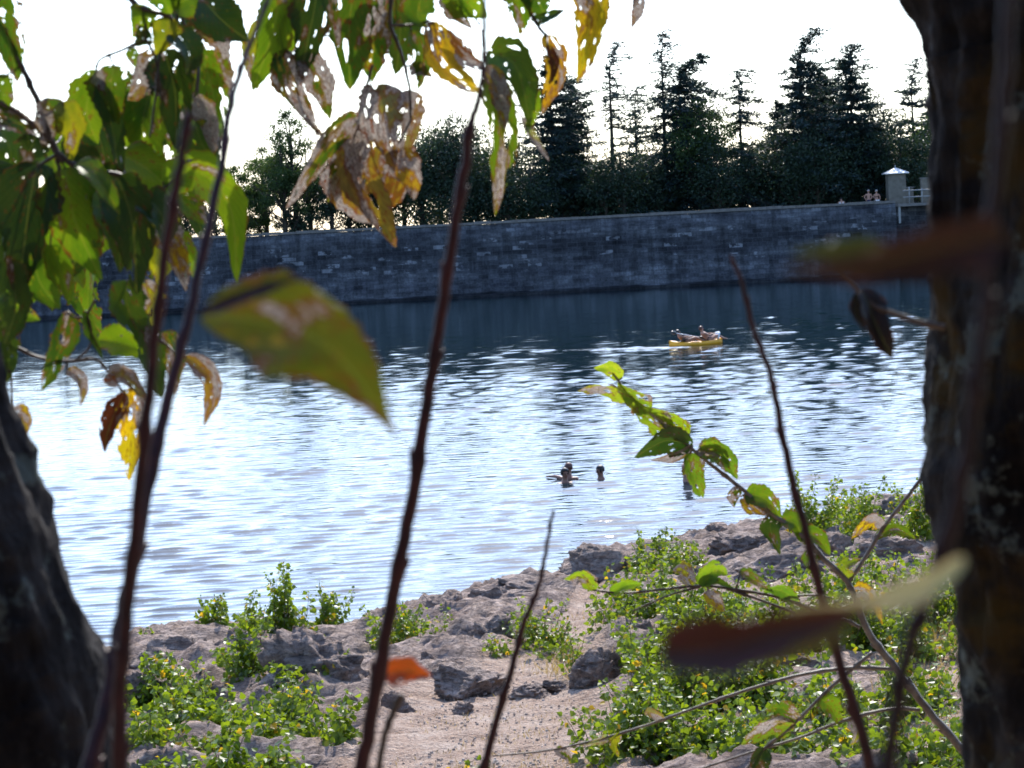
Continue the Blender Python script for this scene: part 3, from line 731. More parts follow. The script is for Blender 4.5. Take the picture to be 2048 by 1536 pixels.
def stick(pts, wd, label):
    w_ = [hit(*q) for q in pts]; o0 = w_[0]+Vector((0, 0, .02)); mb = MB(o0)
    P3 = [Vector(q) for q in spline([tuple(p+Vector((0, 0, .02+.03*(k % 2)))) for k, p in enumerate(w_)], 4)]
    mb.tube(P3, [wd*(1-.6*k/len(P3)) for k in range(len(P3))], 6)
    return tag(mb.build('fallen_stick', MAT['brown_twig']), label, 'stick', 'fallen sticks on the path')
stick([(985, 1466), (1010, 1462), (1040, 1468)], .012, 'short dark stick lying on the path in the middle')
stick([(1140, 1470), (1180, 1463), (1215, 1449)], .010, 'thin stick lying on the path near the right plants')
stick([(1210, 1374), (1250, 1378), (1300, 1376)], .012, 'long stick at the upper right border of the path')
stick([(900, 1448), (950, 1444), (1000, 1446), (1030, 1440)], .008, 'thin straight twig lying on the path below the small stones')
stick([(640, 1520), (690, 1505), (730, 1508)], .014, 'grey stick at the lower left border of the path')

def grass():
    rs = np.random.RandomState(14); C = []; 
    spots = [(1130, 1350, 60, 1.1), (1150, 1330, 40, .9), (1290, 1300, 80, .8), (1250, 1240, 60, .6), (830, 1330, 60, .7), (700, 1400, 80, .6), (1850, 1380, 90, 1.4), (1890, 1300, 60, 1.5), (1880, 1480, 70, 1.2), (1560, 1350, 80, .9), (660, 1480, 90, .5), (900, 1470, 300, .3), (1200, 1440, 200, .3), (450, 1300, 120, .5), (1000, 1250, 200, .5), (1500, 1150, 200, .4), (1760, 1130, 150, .5), (1100, 1510, 250, .3), (350, 1290, 90, .4), (1230, 1180, 60, .5)]
    P0 = []; D0 = []; L0 = []
    for (x, y, r, h) in spots:
        for k in range(int(170*r/60)):
            p = hit(x+rs.randn()*r*.5, min(1600, y+rs.randn()*r*.18)) if k % 6 == 0 else p
            P0.append((p.x+rs.randn()*.09, p.y+rs.randn()*.12, p.z-.03)); D0.append((rs.randn()*.45, rs.randn()*.45, 1)); L0.append(h*.22*(.4+rs.rand()))
    C = np.array(P0); D = unit(np.array(D0)); N = unit(rs.randn(len(C), 3)*np.array([1, 1, .1]))
    V, Fq = quads(C, D, N, np.array(L0), np.full(len(C), .007))
    tag(mesh_obj('dry_grass', V, Fq, MAT['dry'], smooth=False, attrs={'rnd': np.repeat(rs.rand(len(C))*.9, 4)}), 'wisps of dry straw coloured grass between the stones', 'grass', kind='stuff')
grass()

# ------------------------------------------------------------------ poplar suckers on the bank
LEAFSH = np.array([(0, 0), (.16, .42), (.42, .5), (.75, .22), (1, 0), (.75, -.22), (.42, -.5), (.16, -.42)])
def sucker(p, h, seed, label, group, spread=.3, nst=5, lf=.055, dens=1.0):
    rs = np.random.RandomState(seed)
    root = empty('poplar_sucker', p, label, 'plant', group); sb = MB((0, 0, 0)); V = []; Fc = []; rn = []
    for s in range(nst):
        hh = h*(.45+.6*rs.rand()); a = rs.rand()*6.28; sp = spread*(.2+.9*rs.rand()); bx, by = rs.randn(2)*spread*.3
        pts = []
        for k in range(6):
            t = k/5; pts.append(np.array([bx+math.cos(a)*sp*t**1.3, by+math.sin(a)*sp*t**1.3, -.03+hh*t])+rs.randn(3)*.012)
        sb.tube(pts, [.005*(1-.7*k/5)+.001 for k in range(6)], 4, cap=False)
        nl = int(hh/.016*dens)
        for j in range(nl):
            t = .12+.88*(j+rs.rand())/nl; i = min(4, int(t*5)); q = pts[i]*(1-(t*5-i))+pts[i+1]*(t*5-i)
            az = rs.rand()*6.28; out = np.array([math.cos(az), math.sin(az), rs.uniform(-.1, .6)])
            rad = spread*.32*(1.15-t*.85)*rs.rand()
            c = q+out*(.015+rad); L = lf*1.6*(.55+.75*rs.rand())*(1.1-.45*t)
            dv = out*.8+rs.randn(3)*.4+np.array([0, 0, -.45]); dv /= np.linalg.norm(dv)
            nv = rs.randn(3)*.7+np.array([0, -.25, .8]); sd_ = np.cross(dv, nv); sd_ /= np.linalg.norm(sd_)+1e-9; up = np.cross(sd_, dv)
            b = len(V); fold = rs.uniform(.05, .25)
            for (u, v_) in LEAFSH: V.append(c+dv*L*u+sd_*L*v_*.95+up*abs(v_)*L*fold-up*L*.12*u*u)
            Fc += [(b, b+1, b+2, b+6), (b, b+6, b+7, b+7)][:0]+[(b, b+1, b+2, b+3, b+4), (b, b+4, b+5, b+6, b+7)]
            rv = rs.rand()**.8; rn += [rv if rv < .93 or rs.rand() < .5 else .5]*8
    sb.build('stems', MAT['stem'], root)
    mesh_obj('leaves', V, Fc, MAT['poplar'], root, False, attrs={'rnd': rn})
    return root
def patch(poly, n, hpx, label, group, seed, nst=5, lf=.055, spread=.28, dens=1.0):
    """poly: pixel box (x0,y0,x1,y1) of the plants' feet"""
    r = random.Random(seed); x0, y0, x1, y1 = poly
    for i in range(n):
        x = x0+(x1-x0)*(i+r.random())/n; y = r.uniform(y0, y1); p = hit(x, y)
        h = hpx/F*p.y*(.55+.9*r.random()**1.3); spread_ = spread*1.25
        sucker(p, h, seed*100+i, label if n == 1 else '%s, %s from left' % (label, ORD[i]), group, spread_, int(nst*1.3), lf, dens)
patch((290, 1370, 680, 1440), 11, 115, 'upper poplar sucker of the big green patch at lower left', 'big patch of suckers at lower left', 1, 7, .062, .34, 1.2)
patch((285, 1450, 660, 1530), 13, 120, 'lower poplar sucker of the big green patch at lower left', 'big patch of suckers at lower left', 2, 7, .065, .34, 1.2)
patch((280, 1560, 600, 1600), 8, 90, 'poplar sucker along the bottom edge at left', 'suckers along the bottom edge at left', 3, 7, .065, .34, 1.2)
patch((415, 1275, 560, 1310), 5, 115, 'pale green sucker on the ridge at left, leaves against the water', 'suckers on the left ridge', 4, 5, .06, .24)
patch((530, 1260, 690, 1290), 6, 125, 'taller sucker at the right of the left ridge, tips against the water', 'taller suckers on the left ridge', 5, 4, .058, .2)
patch((760, 1285, 860, 1310), 3, 100, 'dense bushy sucker at the water edge beside the tall red shoot', 'bushy suckers beside the tall red shoot', 6, 9, .05, .28, 1.3)
patch((880, 1255, 980, 1290), 3, 50, 'thin low sucker right of the bushy one at the water edge', 'thin low suckers in the middle', 7, 3, .045, .22)
patch((990, 1290, 1150, 1320), 5, 105, 'bright bushy sucker beside the upper path', 'bright suckers beside the upper path', 8, 7, .048, .28)
patch((1265, 1150, 1330, 1175), 2, 115, 'tall narrow sucker on the shore with its tip over the water', 'tall suckers on the shore', 9, 7, .055, .25)
patch((1330, 1145, 1410, 1170), 3, 85, 'lower sucker right of the tall shore sucker', 'lower suckers on the shore', 10, 7, .05, .28)
patch((1600, 1070, 1860, 1105), 10, 105, 'sucker of the far right clump standing out over the water', 'far right clump by the water', 11, 7, .055, .32, 1.1)
patch((1640, 1045, 1850, 1062), 5, 100, 'slim sucker at the back of the far right clump', 'slim suckers at the back of the far right clump', 12, 3, .055, .2)
patch((1215, 1235, 1500, 1290), 12, 125, 'yellow green sucker right of the upper path', 'suckers right of the upper path', 13, 6, .055, .3)
patch((1270, 1320, 1580, 1370), 12, 130, 'sucker behind the blurred curled leaf', 'suckers behind the blurred curled leaf', 14, 6, .055, .32)
patch((1260, 1410, 1530, 1455), 12, 135, 'leafy sucker above the long lower twig', 'suckers above the long lower twig', 15, 8, .055, .34, 1.1)
patch((1210, 1500, 1530, 1545), 13, 135, 'leafy sucker at the bottom edge right of the path', 'suckers at the bottom edge right of the path', 16, 8, .055, .34, 1.2)
patch((1560, 1260, 1920, 1320), 14, 135, 'sucker beside the mossy trunk with yellowing leaves', 'suckers beside the mossy trunk', 17, 7, .055, .34)
patch((1540, 1410, 1900, 1470), 13, 120, 'sucker below the thick grey twig', 'suckers below the thick grey twig', 18, 6, .055, .34)
patch((1540, 1520, 1940, 1570), 13, 120, 'sucker in the bottom right corner', 'suckers in the bottom right corner', 19, 7, .058, .34)
patch((1560, 1165, 1900, 1210), 6, 60, 'small sucker on the wrinkled rocks at right', 'small suckers on the wrinkled rocks', 20, 4, .05, .28)
patch((1730, 1120, 1850, 1140), 3, 45, 'tiny sucker between the outcrops near the mossy trunk', 'tiny suckers between the outcrops', 21, 3, .05, .2)
patch((905, 1385, 930, 1420), 2, 55, 'small lone sucker in front of the flat topped stone', 'lone suckers at the path', 22, 2, .045, .1)
patch((1130, 1340, 1150, 1350), 1, 75, 'thin lone sucker beside the dark split boulder', 'lone suckers at the path', 23, 4, .04, .18)
patch((640, 1480, 700, 1500), 2, 45, 'low yellowish sucker at the left border of the path', 'low suckers at the left border of the path', 24, 3, .05, .16)
patch((620, 1440, 760, 1450), 3, 35, 'tiny sprout near the left border of the path', 'low suckers at the left border of the path', 25, 2, .045, .14)
patch((870, 1545, 980, 1560), 2, 35, 'tiny sprout at the bottom edge in the middle', 'tiny sprouts at the bottom edge', 26, 3, .045, .14)
patch((260, 1295, 330, 1305), 2, 35, 'tiny sprout at the waterside near the left trunk', 'tiny sprouts at the waterside', 27, 2, .045, .1)
patch((870, 1330, 930, 1345), 2, 50, 'small yellow green sprig behind the flat topped stone', 'sprigs behind the flat topped stone', 28, 3, .045, .14)

# ------------------------------------------------------------------ foreground trunks
def big_trunk(edge, side, rpx, d, label, seed, mat='bark'):
    """edge: pixel polyline of the visible edge; the axis lies rpx beyond it"""
    e = spline(edge, 10); pts = []; rads = []
    for i, q in enumerate(e):
        a = e[max(i-1, 0)]; b = e[min(i+1, len(e)-1)]; t = (b-a)/np.linalg.norm(b-a); n = np.array([-t[1], t[0]])*side
        rp = rpx if not callable(rpx) else rpx(i/(len(e)-1))
        c = q+n*rp; pts.append(P(c[0], c[1], d)); rads.append(rp/F*d)
    n = 96; o = pts[len(pts)//2]
    # resample along
    V = []; m = len(pts); t = (pts[-1]-pts[0]).normalized(); a0 = Vector((0, 1, 0)); a0 = (a0-t*a0.dot(t)).normalized(); b0 = t.cross(a0)
    fine = spline([tuple(p)+(r,) for p, r in zip(pts, rads)], 3)
    arr = np.array(fine); th = np.linspace(0, 2*math.pi, n, endpoint=False)
    TH, S = np.meshgrid(th, np.arange(len(arr)))
    cx = np.cos(TH)[..., None]*np.array(a0)+np.sin(TH)[..., None]*np.array(b0)
    ln = np.cumsum(np.r_[0, np.linalg.norm(np.diff(arr[:, :3], axis=0), axis=1)])[:, None]
    rd = arr[:, 3][:, None]
    h = fbm(np.cos(TH)*3+7, np.sin(TH)*3+7, ln*14+0*TH, 5, seed, True)*.085+fbm(np.cos(TH)*9, np.sin(TH)*9, ln*60+0*TH, 4, seed+3)*.02
    V = (arr[:, None, :3]+cx*(rd*(1+h-.075))[..., None]).reshape(-1, 3)
    k = len(arr); f = [(i*n+j, i*n+(j+1) % n, (i+1)*n+(j+1) % n, (i+1)*n+j) for i in range(k-1) for j in range(n)]
    f += [tuple(range(n)), tuple((k-1)*n+j for j in range(n-1, -1, -1))]
    root = empty('tree', pts[-1], label, 'tree')
    ob = mesh_obj('trunk', V-np.array(pts[-1]), f, MAT[mat], root)
    return root
big_trunk([(1700, -420), (1760, -120), (1800, 0), (1836, 70), (1842, 140), (1856, 230), (1858, 400), (1862, 600), (1852, 760), (1860, 950), (1880, 1100), (1915, 1220), (1932, 1400), (1945, 1536), (1950, 1800), (1940, 2200)], -1, 300, 1.0,
          'thick dark mossy tree trunk filling the right edge', 5)
big_trunk([(-260, 150), (-120, 460), (0, 765), (45, 890), (95, 1030), (150, 1180), (200, 1310), (240, 1430), (268, 1536), (330, 1800), (400, 2200)], 1, 260, .9,
          'dark leaning tree trunk in the lower left corner', 8, 'bark_grey')

# ------------------------------------------------------------------ unseen trees added behind and beside the viewer to block sky light
def shade_tree(x, y, z, H, W, seed, label, low=.15, n=2600):
    rs = np.random.RandomState(seed); root = empty('broadleaf_tree', (x, y, z), label, 'tree', 'unseen trees added behind the viewer for shade')
    tb = MB(); tb.tube([(0, 0, 0), (.1, 0, H*.4), (0, 0, H*.85)], [.2, .15, .04], 8); tb.build('trunk', MAT['bark'], root)
    C = []
    for k in range(26):
        v = rs.randn(3); v /= np.linalg.norm(v); c = np.array([v[0]*W*.75, v[1]*W*.75, H*(1+low)/2+v[2]*H*(1-low)/2*.8]); q = rs.randn(n//26, 3)
        C.append(c+q*W*.24)
    C = np.concatenate(C); m = len(C)
    V, Fq = quads(C, unit(rs.randn(m, 3)), unit(rs.randn(m, 3)), .3+.2*rs.rand(m), .25+.1*rs.rand(m))
    mesh_obj('crown', V, Fq, MAT['broad_dark'], root, False, attrs={'rnd': np.repeat(rs.rand(m)*.9, 4)})
for k, (x, y, H, W) in enumerate([(-7, -5, 9, 3.4), (-2, -7, 10, 3.6), (3, -6, 9, 3.4), (8, -5, 10, 3.6), (-11, -1, 9, 3.4), (12, 0, 9, 3.4), (0, -11, 13, 4.5), (-7, -11, 13, 4.5), (8, -11, 13, 4.5), (-5, 1, 7.5, 2.2), (5.5, 1, 7.5, 2.2)]):
    shade_tree(x, y, 4.2, H, W, 300+k, 'unseen dense tree added behind the viewer to block sky light, %s of the row' % ORD[k], .05)

# ------------------------------------------------------------------ foreground leaves and twigs
def leaf(parent, pts, wpx, d, tw=0, kind='leaf_fresh', col=(.12, .22, .02), fold=.25, seed=0, curl=.15, dd=0.0, label=None, wav=.06, pk=.72):
    """pts: pixel midrib base..tip; wpx: full width; tw: twist of the blade about the midrib (deg); dd: depth change base to tip"""
    rs = np.random.RandomState((seed+int(pts[0][0])*7+int(pts[0][1])) % 99991); m = 30; nv = 14
    if len(pts) == 2:
        a, b = np.array(pts[0], float), np.array(pts[1], float); nrm = np.array([-(b-a)[1], (b-a)[0]])
        pts = [tuple(a), tuple((a+b)/2+nrm*rs.uniform(-.10, .10)), tuple(b)]
    mid = spline(pts, 12); mid = np.array(mid); tt = np.linspace(0, len(mid)-1, m)
    mx_ = np.interp(tt, np.arange(len(mid)), mid[:, 0]); my_ = np.interp(tt, np.arange(len(mid)), mid[:, 1])
    T = np.linspace(0, 1, m); C = np.array([P(x, y, d+dd*t) for x, y, t in zip(mx_, my_, T)])
    Wm = wpx/F*d/2; tg = unit(np.gradient(C, axis=0)); view = np.array(fwd)
    side0 = unit(np.cross(tg, -view)); n0 = unit(np.cross(side0, tg))
    V = []; UV = []; EG = []; ph = rs.rand()*6
    prof = np.sin(np.pi*np.clip(T, 0, 1)**pk)**.8*(1-.35*T**3)
    if pk == 1.0: prof = prof*(1-.72*T**4)
    prof[0] = .02; prof[-1] = .01
    nser = 15
    for i, t in enumerate(T):
        th = R(tw)+curl*math.sin(t*4+ph)*1.2; s = side0[i]*math.cos(th)+n0[i]*math.sin(th); nn = -side0[i]*math.sin(th)+n0[i]*math.cos(th)
        for j in range(nv+1):
            v = j/nv*2-1; ser = 1
            if abs(v) > .99: ser = 1+.2*(((t*nser+.2*v) % 1)-.5)+.2*float(vnoise(t*7+ph, v*3, seed=3))
            elif abs(v) > .8: ser = 1+.07*float(vnoise(t*6+ph, v*3, seed=3))
            x = v*prof[i]*Wm*ser
            z = abs(v)**1.2*fold*Wm*prof[i]*1.3+Wm*wav*math.sin(t*11+v*3+ph)*prof[i]*abs(v)+Wm*curl*math.sin(t*3.1)*1.0
            V.append(C[i]+s*x+nn*z); UV.append((t, .5+v*.5*max(.15, prof[i]))); EG.append(abs(v)**5)
    V = np.array(V); k = nv+1
    f = [(i*k+j, i*k+j+1, (i+1)*k+j+1, (i+1)*k+j) for i in range(m-1) for j in range(nv)]
    o0 = np.array(parent.location) if parent else C[0]
    UV = np.array(UV)+rs.rand()*0
    ob = mesh_obj('leaf', V-o0, np.array(f), MAT[kind], parent, uv=UV, attrs={'edge': EG})
    if not parent: ob.location = C[0]
    elif parent.type == 'MESH': ob.data.transform(Matrix.Translation(Vector(o0)-parent.location))
    j = rs.uniform(.85, 1.15); ob.color = (col[0]*j, col[1]*j, col[2], 1)
    if label: ob['label'] = label
    return ob
def twig(mb, pts, w0, w1, d, n=7, dd=0.0, seed=1, buds=True):
    sp_ = spline(pts, 7); m = len(sp_); rn = random.Random(seed)
    dep = lambda t: d+dd*t
    P3 = [P(q[0]+rn.uniform(-1, 1)*w0*.08, q[1], dep(i/(m-1))) for i, q in enumerate(sp_)]
    rd = [(w0+(w1-w0)*i/(m-1))/2/F*dep(i/(m-1)) for i in range(m)]
    if buds:
        for i in range(4, m-1, 7): rd[i] *= 1.15+.2*rn.random()
    mb.tube(P3, rd, n)
    if buds:
        for i in range(4, m-1, 7):
            t = (P3[i+1]-P3[i-1]).normalized(); s = t.cross(fwd).normalized()*(1 if (i//7) % 2 else -1)
            mb.tube([P3[i], P3[i]+s*rd[i]*.75+t*rd[i]*.5, P3[i]+s*rd[i]*1.1+t*rd[i]*1.5], [rd[i]*.5, rd[i]*.42, rd[i]*.12], 6)

G1 = (.105, .185, .016); G2 = (.06, .12, .018); D1 = (.035, .075, .016); Y1 = (.38, .25, .02); Y2 = (.24, .26, .02); B1 = (.14, .055, .02); T1 = (.22, .18, .12); GR = (.10, .19, .02)  # D1: darker green with the shade of other leaves painted in
fr, ho, dr, sh = 'leaf_fresh', 'leaf_holed', 'leaf_dry', 'leaf_shade'

def branch(name, label, stems, leaves, d, mat='brown_twig', group=None, cat='branch'):
    o0 = P(stems[0][0][0][0], stems[0][0][0][1], d); root = empty(name, o0, label, cat, group)
    mb = MB(o0)
    for i, (pts, w0, w1) in enumerate(stems): twig(mb, pts, w0, w1, d, seed=i+1)
    sp = np.array([q for st in stems for q in spline(st[0], 9)])
    for L in leaves:
        b = np.array(L[0][0], float); b2 = np.array(L[0][1], float); dz = L[5] if len(L) > 5 else 0; dist = np.linalg.norm(sp-b, axis=1); k = int(dist.argmin())
        if 4 < dist[k] < 170:
            m_ = (sp[k]+b)/2+np.array([0, min(12, dist[k]*.2)]); c = b+(b2-b)*.06
            mb.tube([P(sp[k][0], sp[k][1], d), P(m_[0], m_[1], d+dz/2), P(b[0], b[1], d+dz), P(c[0], c[1], d+dz)], [2.6/F*d, 2.0/F*d, 2.0/F*d, 1.2/F*d], 5)
    mb.build('twig', MAT[mat], root)
    for i, L in enumerate(leaves):
        pts, wpx, kind, col = L[:4]; tw = L[4] if len(L) > 4 else 10; dz = L[5] if len(L) > 5 else 0
        leaf(root, pts, wpx, d+dz, tw, kind, col, seed=i+len(name), curl=.18)
    return root

# upper left masses of hanging elm leaves
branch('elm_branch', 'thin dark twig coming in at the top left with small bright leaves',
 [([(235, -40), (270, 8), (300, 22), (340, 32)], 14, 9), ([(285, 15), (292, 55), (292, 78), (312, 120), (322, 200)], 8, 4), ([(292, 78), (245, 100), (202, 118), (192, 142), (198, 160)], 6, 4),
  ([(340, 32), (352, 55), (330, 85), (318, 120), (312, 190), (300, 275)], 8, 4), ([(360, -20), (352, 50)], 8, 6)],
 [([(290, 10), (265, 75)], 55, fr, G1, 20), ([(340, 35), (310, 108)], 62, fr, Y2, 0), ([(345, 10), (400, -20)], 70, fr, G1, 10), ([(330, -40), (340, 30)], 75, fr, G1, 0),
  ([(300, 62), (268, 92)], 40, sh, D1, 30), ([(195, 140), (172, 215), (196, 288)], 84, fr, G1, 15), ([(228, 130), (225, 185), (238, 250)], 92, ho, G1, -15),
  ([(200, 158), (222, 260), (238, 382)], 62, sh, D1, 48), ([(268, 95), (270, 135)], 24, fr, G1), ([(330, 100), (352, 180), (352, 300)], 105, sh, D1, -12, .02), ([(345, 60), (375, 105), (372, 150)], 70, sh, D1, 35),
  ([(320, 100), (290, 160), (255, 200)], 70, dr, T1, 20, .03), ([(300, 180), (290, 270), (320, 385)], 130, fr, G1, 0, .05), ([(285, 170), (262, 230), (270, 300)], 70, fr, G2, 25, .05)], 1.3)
branch('elm_branch', 'drooping twig with a very dark leaf and a papery pale leaf',
 [([(385, -60), (378, 0), (365, 40), (400, 100)], 9, 5)],
 [([(380, -35), (430, 30), (497, 82)], 118, sh, D1, 10), ([(395, 55), (430, 110), (452, 185)], 82, dr, T1, 10, .05), ([(425, 10), (440, 30)], 60, fr, G1, 0, .03), ([(400, 100), (425, 190), (440, 285)], 92, ho, G1, 5, .02),
  ([(375, 120), (395, 200), (408, 290)], 80, fr, G2, -20, .06), ([(385, 225), (400, 280), (440, 345)], 85, sh, G2, 10), ([(395, 190), (425, 240), (428, 310)], 60, dr, Y2, -25, -.01), ([(360, -30), (385, 40), (392, 95)], 100, sh, D1, -20, .07)], 1.35)
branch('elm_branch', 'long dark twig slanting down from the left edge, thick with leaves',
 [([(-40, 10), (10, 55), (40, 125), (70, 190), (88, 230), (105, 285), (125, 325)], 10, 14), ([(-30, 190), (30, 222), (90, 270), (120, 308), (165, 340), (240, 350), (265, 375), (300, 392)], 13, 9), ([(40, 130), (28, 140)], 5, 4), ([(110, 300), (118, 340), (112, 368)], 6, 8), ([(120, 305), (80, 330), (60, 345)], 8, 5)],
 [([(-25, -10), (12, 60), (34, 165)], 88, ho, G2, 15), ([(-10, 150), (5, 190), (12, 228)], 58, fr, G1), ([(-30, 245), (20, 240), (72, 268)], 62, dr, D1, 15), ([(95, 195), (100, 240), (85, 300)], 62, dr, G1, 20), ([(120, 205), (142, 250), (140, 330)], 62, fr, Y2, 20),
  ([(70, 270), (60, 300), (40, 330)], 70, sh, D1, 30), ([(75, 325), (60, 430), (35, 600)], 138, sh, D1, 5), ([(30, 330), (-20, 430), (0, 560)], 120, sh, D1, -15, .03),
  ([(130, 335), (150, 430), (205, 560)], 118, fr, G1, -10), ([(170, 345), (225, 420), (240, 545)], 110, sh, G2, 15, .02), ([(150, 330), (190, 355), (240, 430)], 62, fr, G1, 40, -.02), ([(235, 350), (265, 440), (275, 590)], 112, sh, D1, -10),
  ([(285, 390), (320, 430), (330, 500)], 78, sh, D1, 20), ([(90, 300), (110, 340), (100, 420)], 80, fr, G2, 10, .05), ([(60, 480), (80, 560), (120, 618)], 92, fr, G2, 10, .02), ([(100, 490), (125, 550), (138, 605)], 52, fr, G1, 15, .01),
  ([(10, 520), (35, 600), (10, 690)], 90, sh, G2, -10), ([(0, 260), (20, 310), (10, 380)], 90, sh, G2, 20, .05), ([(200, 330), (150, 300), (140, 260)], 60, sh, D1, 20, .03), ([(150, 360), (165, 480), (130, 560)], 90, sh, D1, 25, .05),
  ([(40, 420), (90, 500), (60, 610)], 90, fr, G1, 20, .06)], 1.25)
branch('elm_branch', 'twig carrying the large arched serrated leaf left of the blurred shoots',
 [([(265, 375), (300, 392), (330, 375), (345, 360)], 8, 5), ([(300, 392), (325, 430), (345, 470)], 6, 4)],
 [([(325, 365), (400, 345), (462, 420), (474, 565)], 92, fr, G1, -8), ([(330, 370), (360, 400), (410, 450)], 92, ho, G1, 12, .02), ([(320, 445), (350, 500), (372, 582)], 58, dr, Y1, 10, .01), ([(300, 400), (322, 480), (318, 580)], 80, fr, Y2, 20, .04),
  ([(345, 465), (375, 500), (385, 555)], 48, ho, G1, 0, .02), ([(240, 310), (300, 345), (360, 400)], 90, fr, G1, 15, .04)], 1.28)
branch('elm_branch', 'lower left twig hanging over the water with the torn yellow and brown leaf',
 [([(-30, 672), (20, 688), (75, 714), (140, 722), (190, 718), (215, 742), (240, 775), (262, 830)], 8, 4), ([(150, 722), (180, 690), (178, 640), (150, 635)], 5, 4), ([(190, 600), (175, 640), (200, 700)], 6, 3), ([(235, 590), (262, 640), (300, 668), (335, 690)], 8, 5), ([(5, 690), (12, 730), (22, 745)], 6, 7)],
 [([(136, 622), (118, 700), (84, 782)], 58, ho, D1, 20), ([(170, 622), (180, 665), (205, 718)], 28, fr, G2, 40), ([(135, 738), (162, 765), (160, 812)], 30, dr, T1, 30), ([(262, 775), (266, 860), (258, 962)], 70, ho, (.52, .36, .02), 0), ([(250, 785), (222, 850), (210, 905)], 44, sh, (.10, .025, .01), -15, -.01),
  ([(215, 745), (250, 755), (292, 800)], 42, dr, T1, 15, -.01), ([(215, 748), (222, 762), (235, 775)], 26, dr, (.42, .10, .02), 10, -.015), ([(255, 560), (255, 620), (300, 705)], 82, sh, G2, 10), ([(195, 680), (250, 690), (320, 715)], 66, fr, G1, 15, .01), ([(300, 650), (300, 720), (322, 795)], 62, sh, G2, 20),
  ([(320, 665), (345, 710), (350, 790)], 55, dr, G2, 25, .02), ([(285, 560), (300, 620), (290, 680)], 66, ho, Y2, 20, .02), ([(370, 712), (425, 765), (408, 852)], 44, dr, (.30, .17, .05), 15), ([(0, 640), (18, 700), (14, 765)], 48, sh, G2, 20),
  ([(26, 815), (46, 840), (40, 885)], 40, dr, Y1, 20, .02), ([(0, 560), (20, 610), (80, 640)], 80, fr, G2, 10, .03)], 1.3)
branch('elm_branch', 'cluster of big holed leaves hanging from the top between the two tall blurred shoots',
 [([(600, -60), (585, 0), (560, 60), (568, 95), (600, 120)], 8, 5), ([(640, -30), (655, 30), (648, 70), (665, 68)], 5, 4), ([(590, 100), (600, 200), (632, 262)], 5, 4)],
 [([(560, -40), (545, 60), (505, 182)], 86, fr, G1, 10), ([(575, -60), (582, 40), (560, 130)], 70, fr, G1, -10, .02), ([(640, -60), (625, 40), (598, 160)], 92, sh, D1, 15), ([(565, 100), (580, 170), (638, 270)], 62, dr, D1, 15), ([(600, 105), (640, 160), (660, 240)], 66, dr, G2, 5),
  ([(630, 262), (638, 268), (640, 272)], 16, dr, B1, 10), ([(520, 40), (505, 110), (515, 180)], 60, ho, Y2, 20, .03)], 1.4)
branch('elm_branch', 'top middle twig with broad green and papery eaten leaves',
 [([(790, -50), (780, 40), (800, 100), (818, 170), (822, 240)], 9, 5), ([(745, 130), (735, 165), (722, 200), (718, 245)], 6, 4), ([(735, 155), (748, 180), (755, 195)], 3, 3), ([(780, 50), (820, 50), (860, 40)], 6, 4)],
 [([(715, -60), (695, 60), (700, 180)], 110, ho, G2, 10), ([(760, -60), (750, 50), (745, 165)], 112, dr, G2, -8, .02), ([(800, -40), (800, 60), (790, 150)], 90, sh, G2, 20, .04), ([(850, -30), (835, 30), (852, 55)], 60, fr, G2, 20), ([(822, 60), (842, 120), (836, 180)], 44, ho, G2, 25),
  ([(775, 168), (765, 235), (790, 330)], 98, dr, T1, 0), ([(822, 180), (815, 240), (800, 330)], 60, dr, T1, 25, .01), ([(716, 228), (650, 290), (572, 418)], 56, dr, G2, 20), ([(718, 245), (690, 320), (655, 405)], 70, dr, G2, 0, .02), ([(730, 250), (720, 360), (792, 495)], 105, dr, (.26, .17, .05), 5, .01), ([(690, 300), (700, 380), (760, 450)], 90, dr, (.30, .20, .05), -15, .02),
  ([(780, 300), (815, 345), (828, 400)], 66, dr, (.36, .2, .03), 15), ([(820, 130), (838, 140), (865, 155)], 34, dr, T1, 20), ([(770, 280), (790, 350), (770, 420)], 90, dr, B1, 10, .03)], 1.38)
branch('elm_branch', 'top right of middle twig with yellow curled leaf and long narrow green leaf',
 [([(900, -50), (925, 0), (960, 50)], 6, 4), ([(850, 45), (868, 46)], 5, 5), ([(965, 60), (970, 110), (985, 150)], 6, 4)],
 [([(862, 42), (885, 130), (965, 188)], 66, ho, (.44, .28, .03), 10), ([(880, 60), (925, 120), (975, 140)], 52, dr, B1, 35, .01), ([(905, -50), (930, 0), (975, 35)], 86, fr, G1, 5), ([(885, -10), (905, 20), (945, 58)], 40, dr, G2, 10), ([(975, 105), (1030, 135), (1060, 250)], 86, sh, GR, 5),
  ([(968, 140), (1005, 260), (990, 432)], 70, ho, G1, 18, -.01), ([(975, 130), (1000, 190), (1010, 260)], 46, dr, (.45, .30, .04), 20, -.02), ([(1045, 235), (1065, 280), (1098, 322)], 26, dr, (.35, .36, .28), 30, .02), ([(1055, 170), (1062, 215), (1048, 270)], 40, fr, G1, 30, .02)], 1.36)
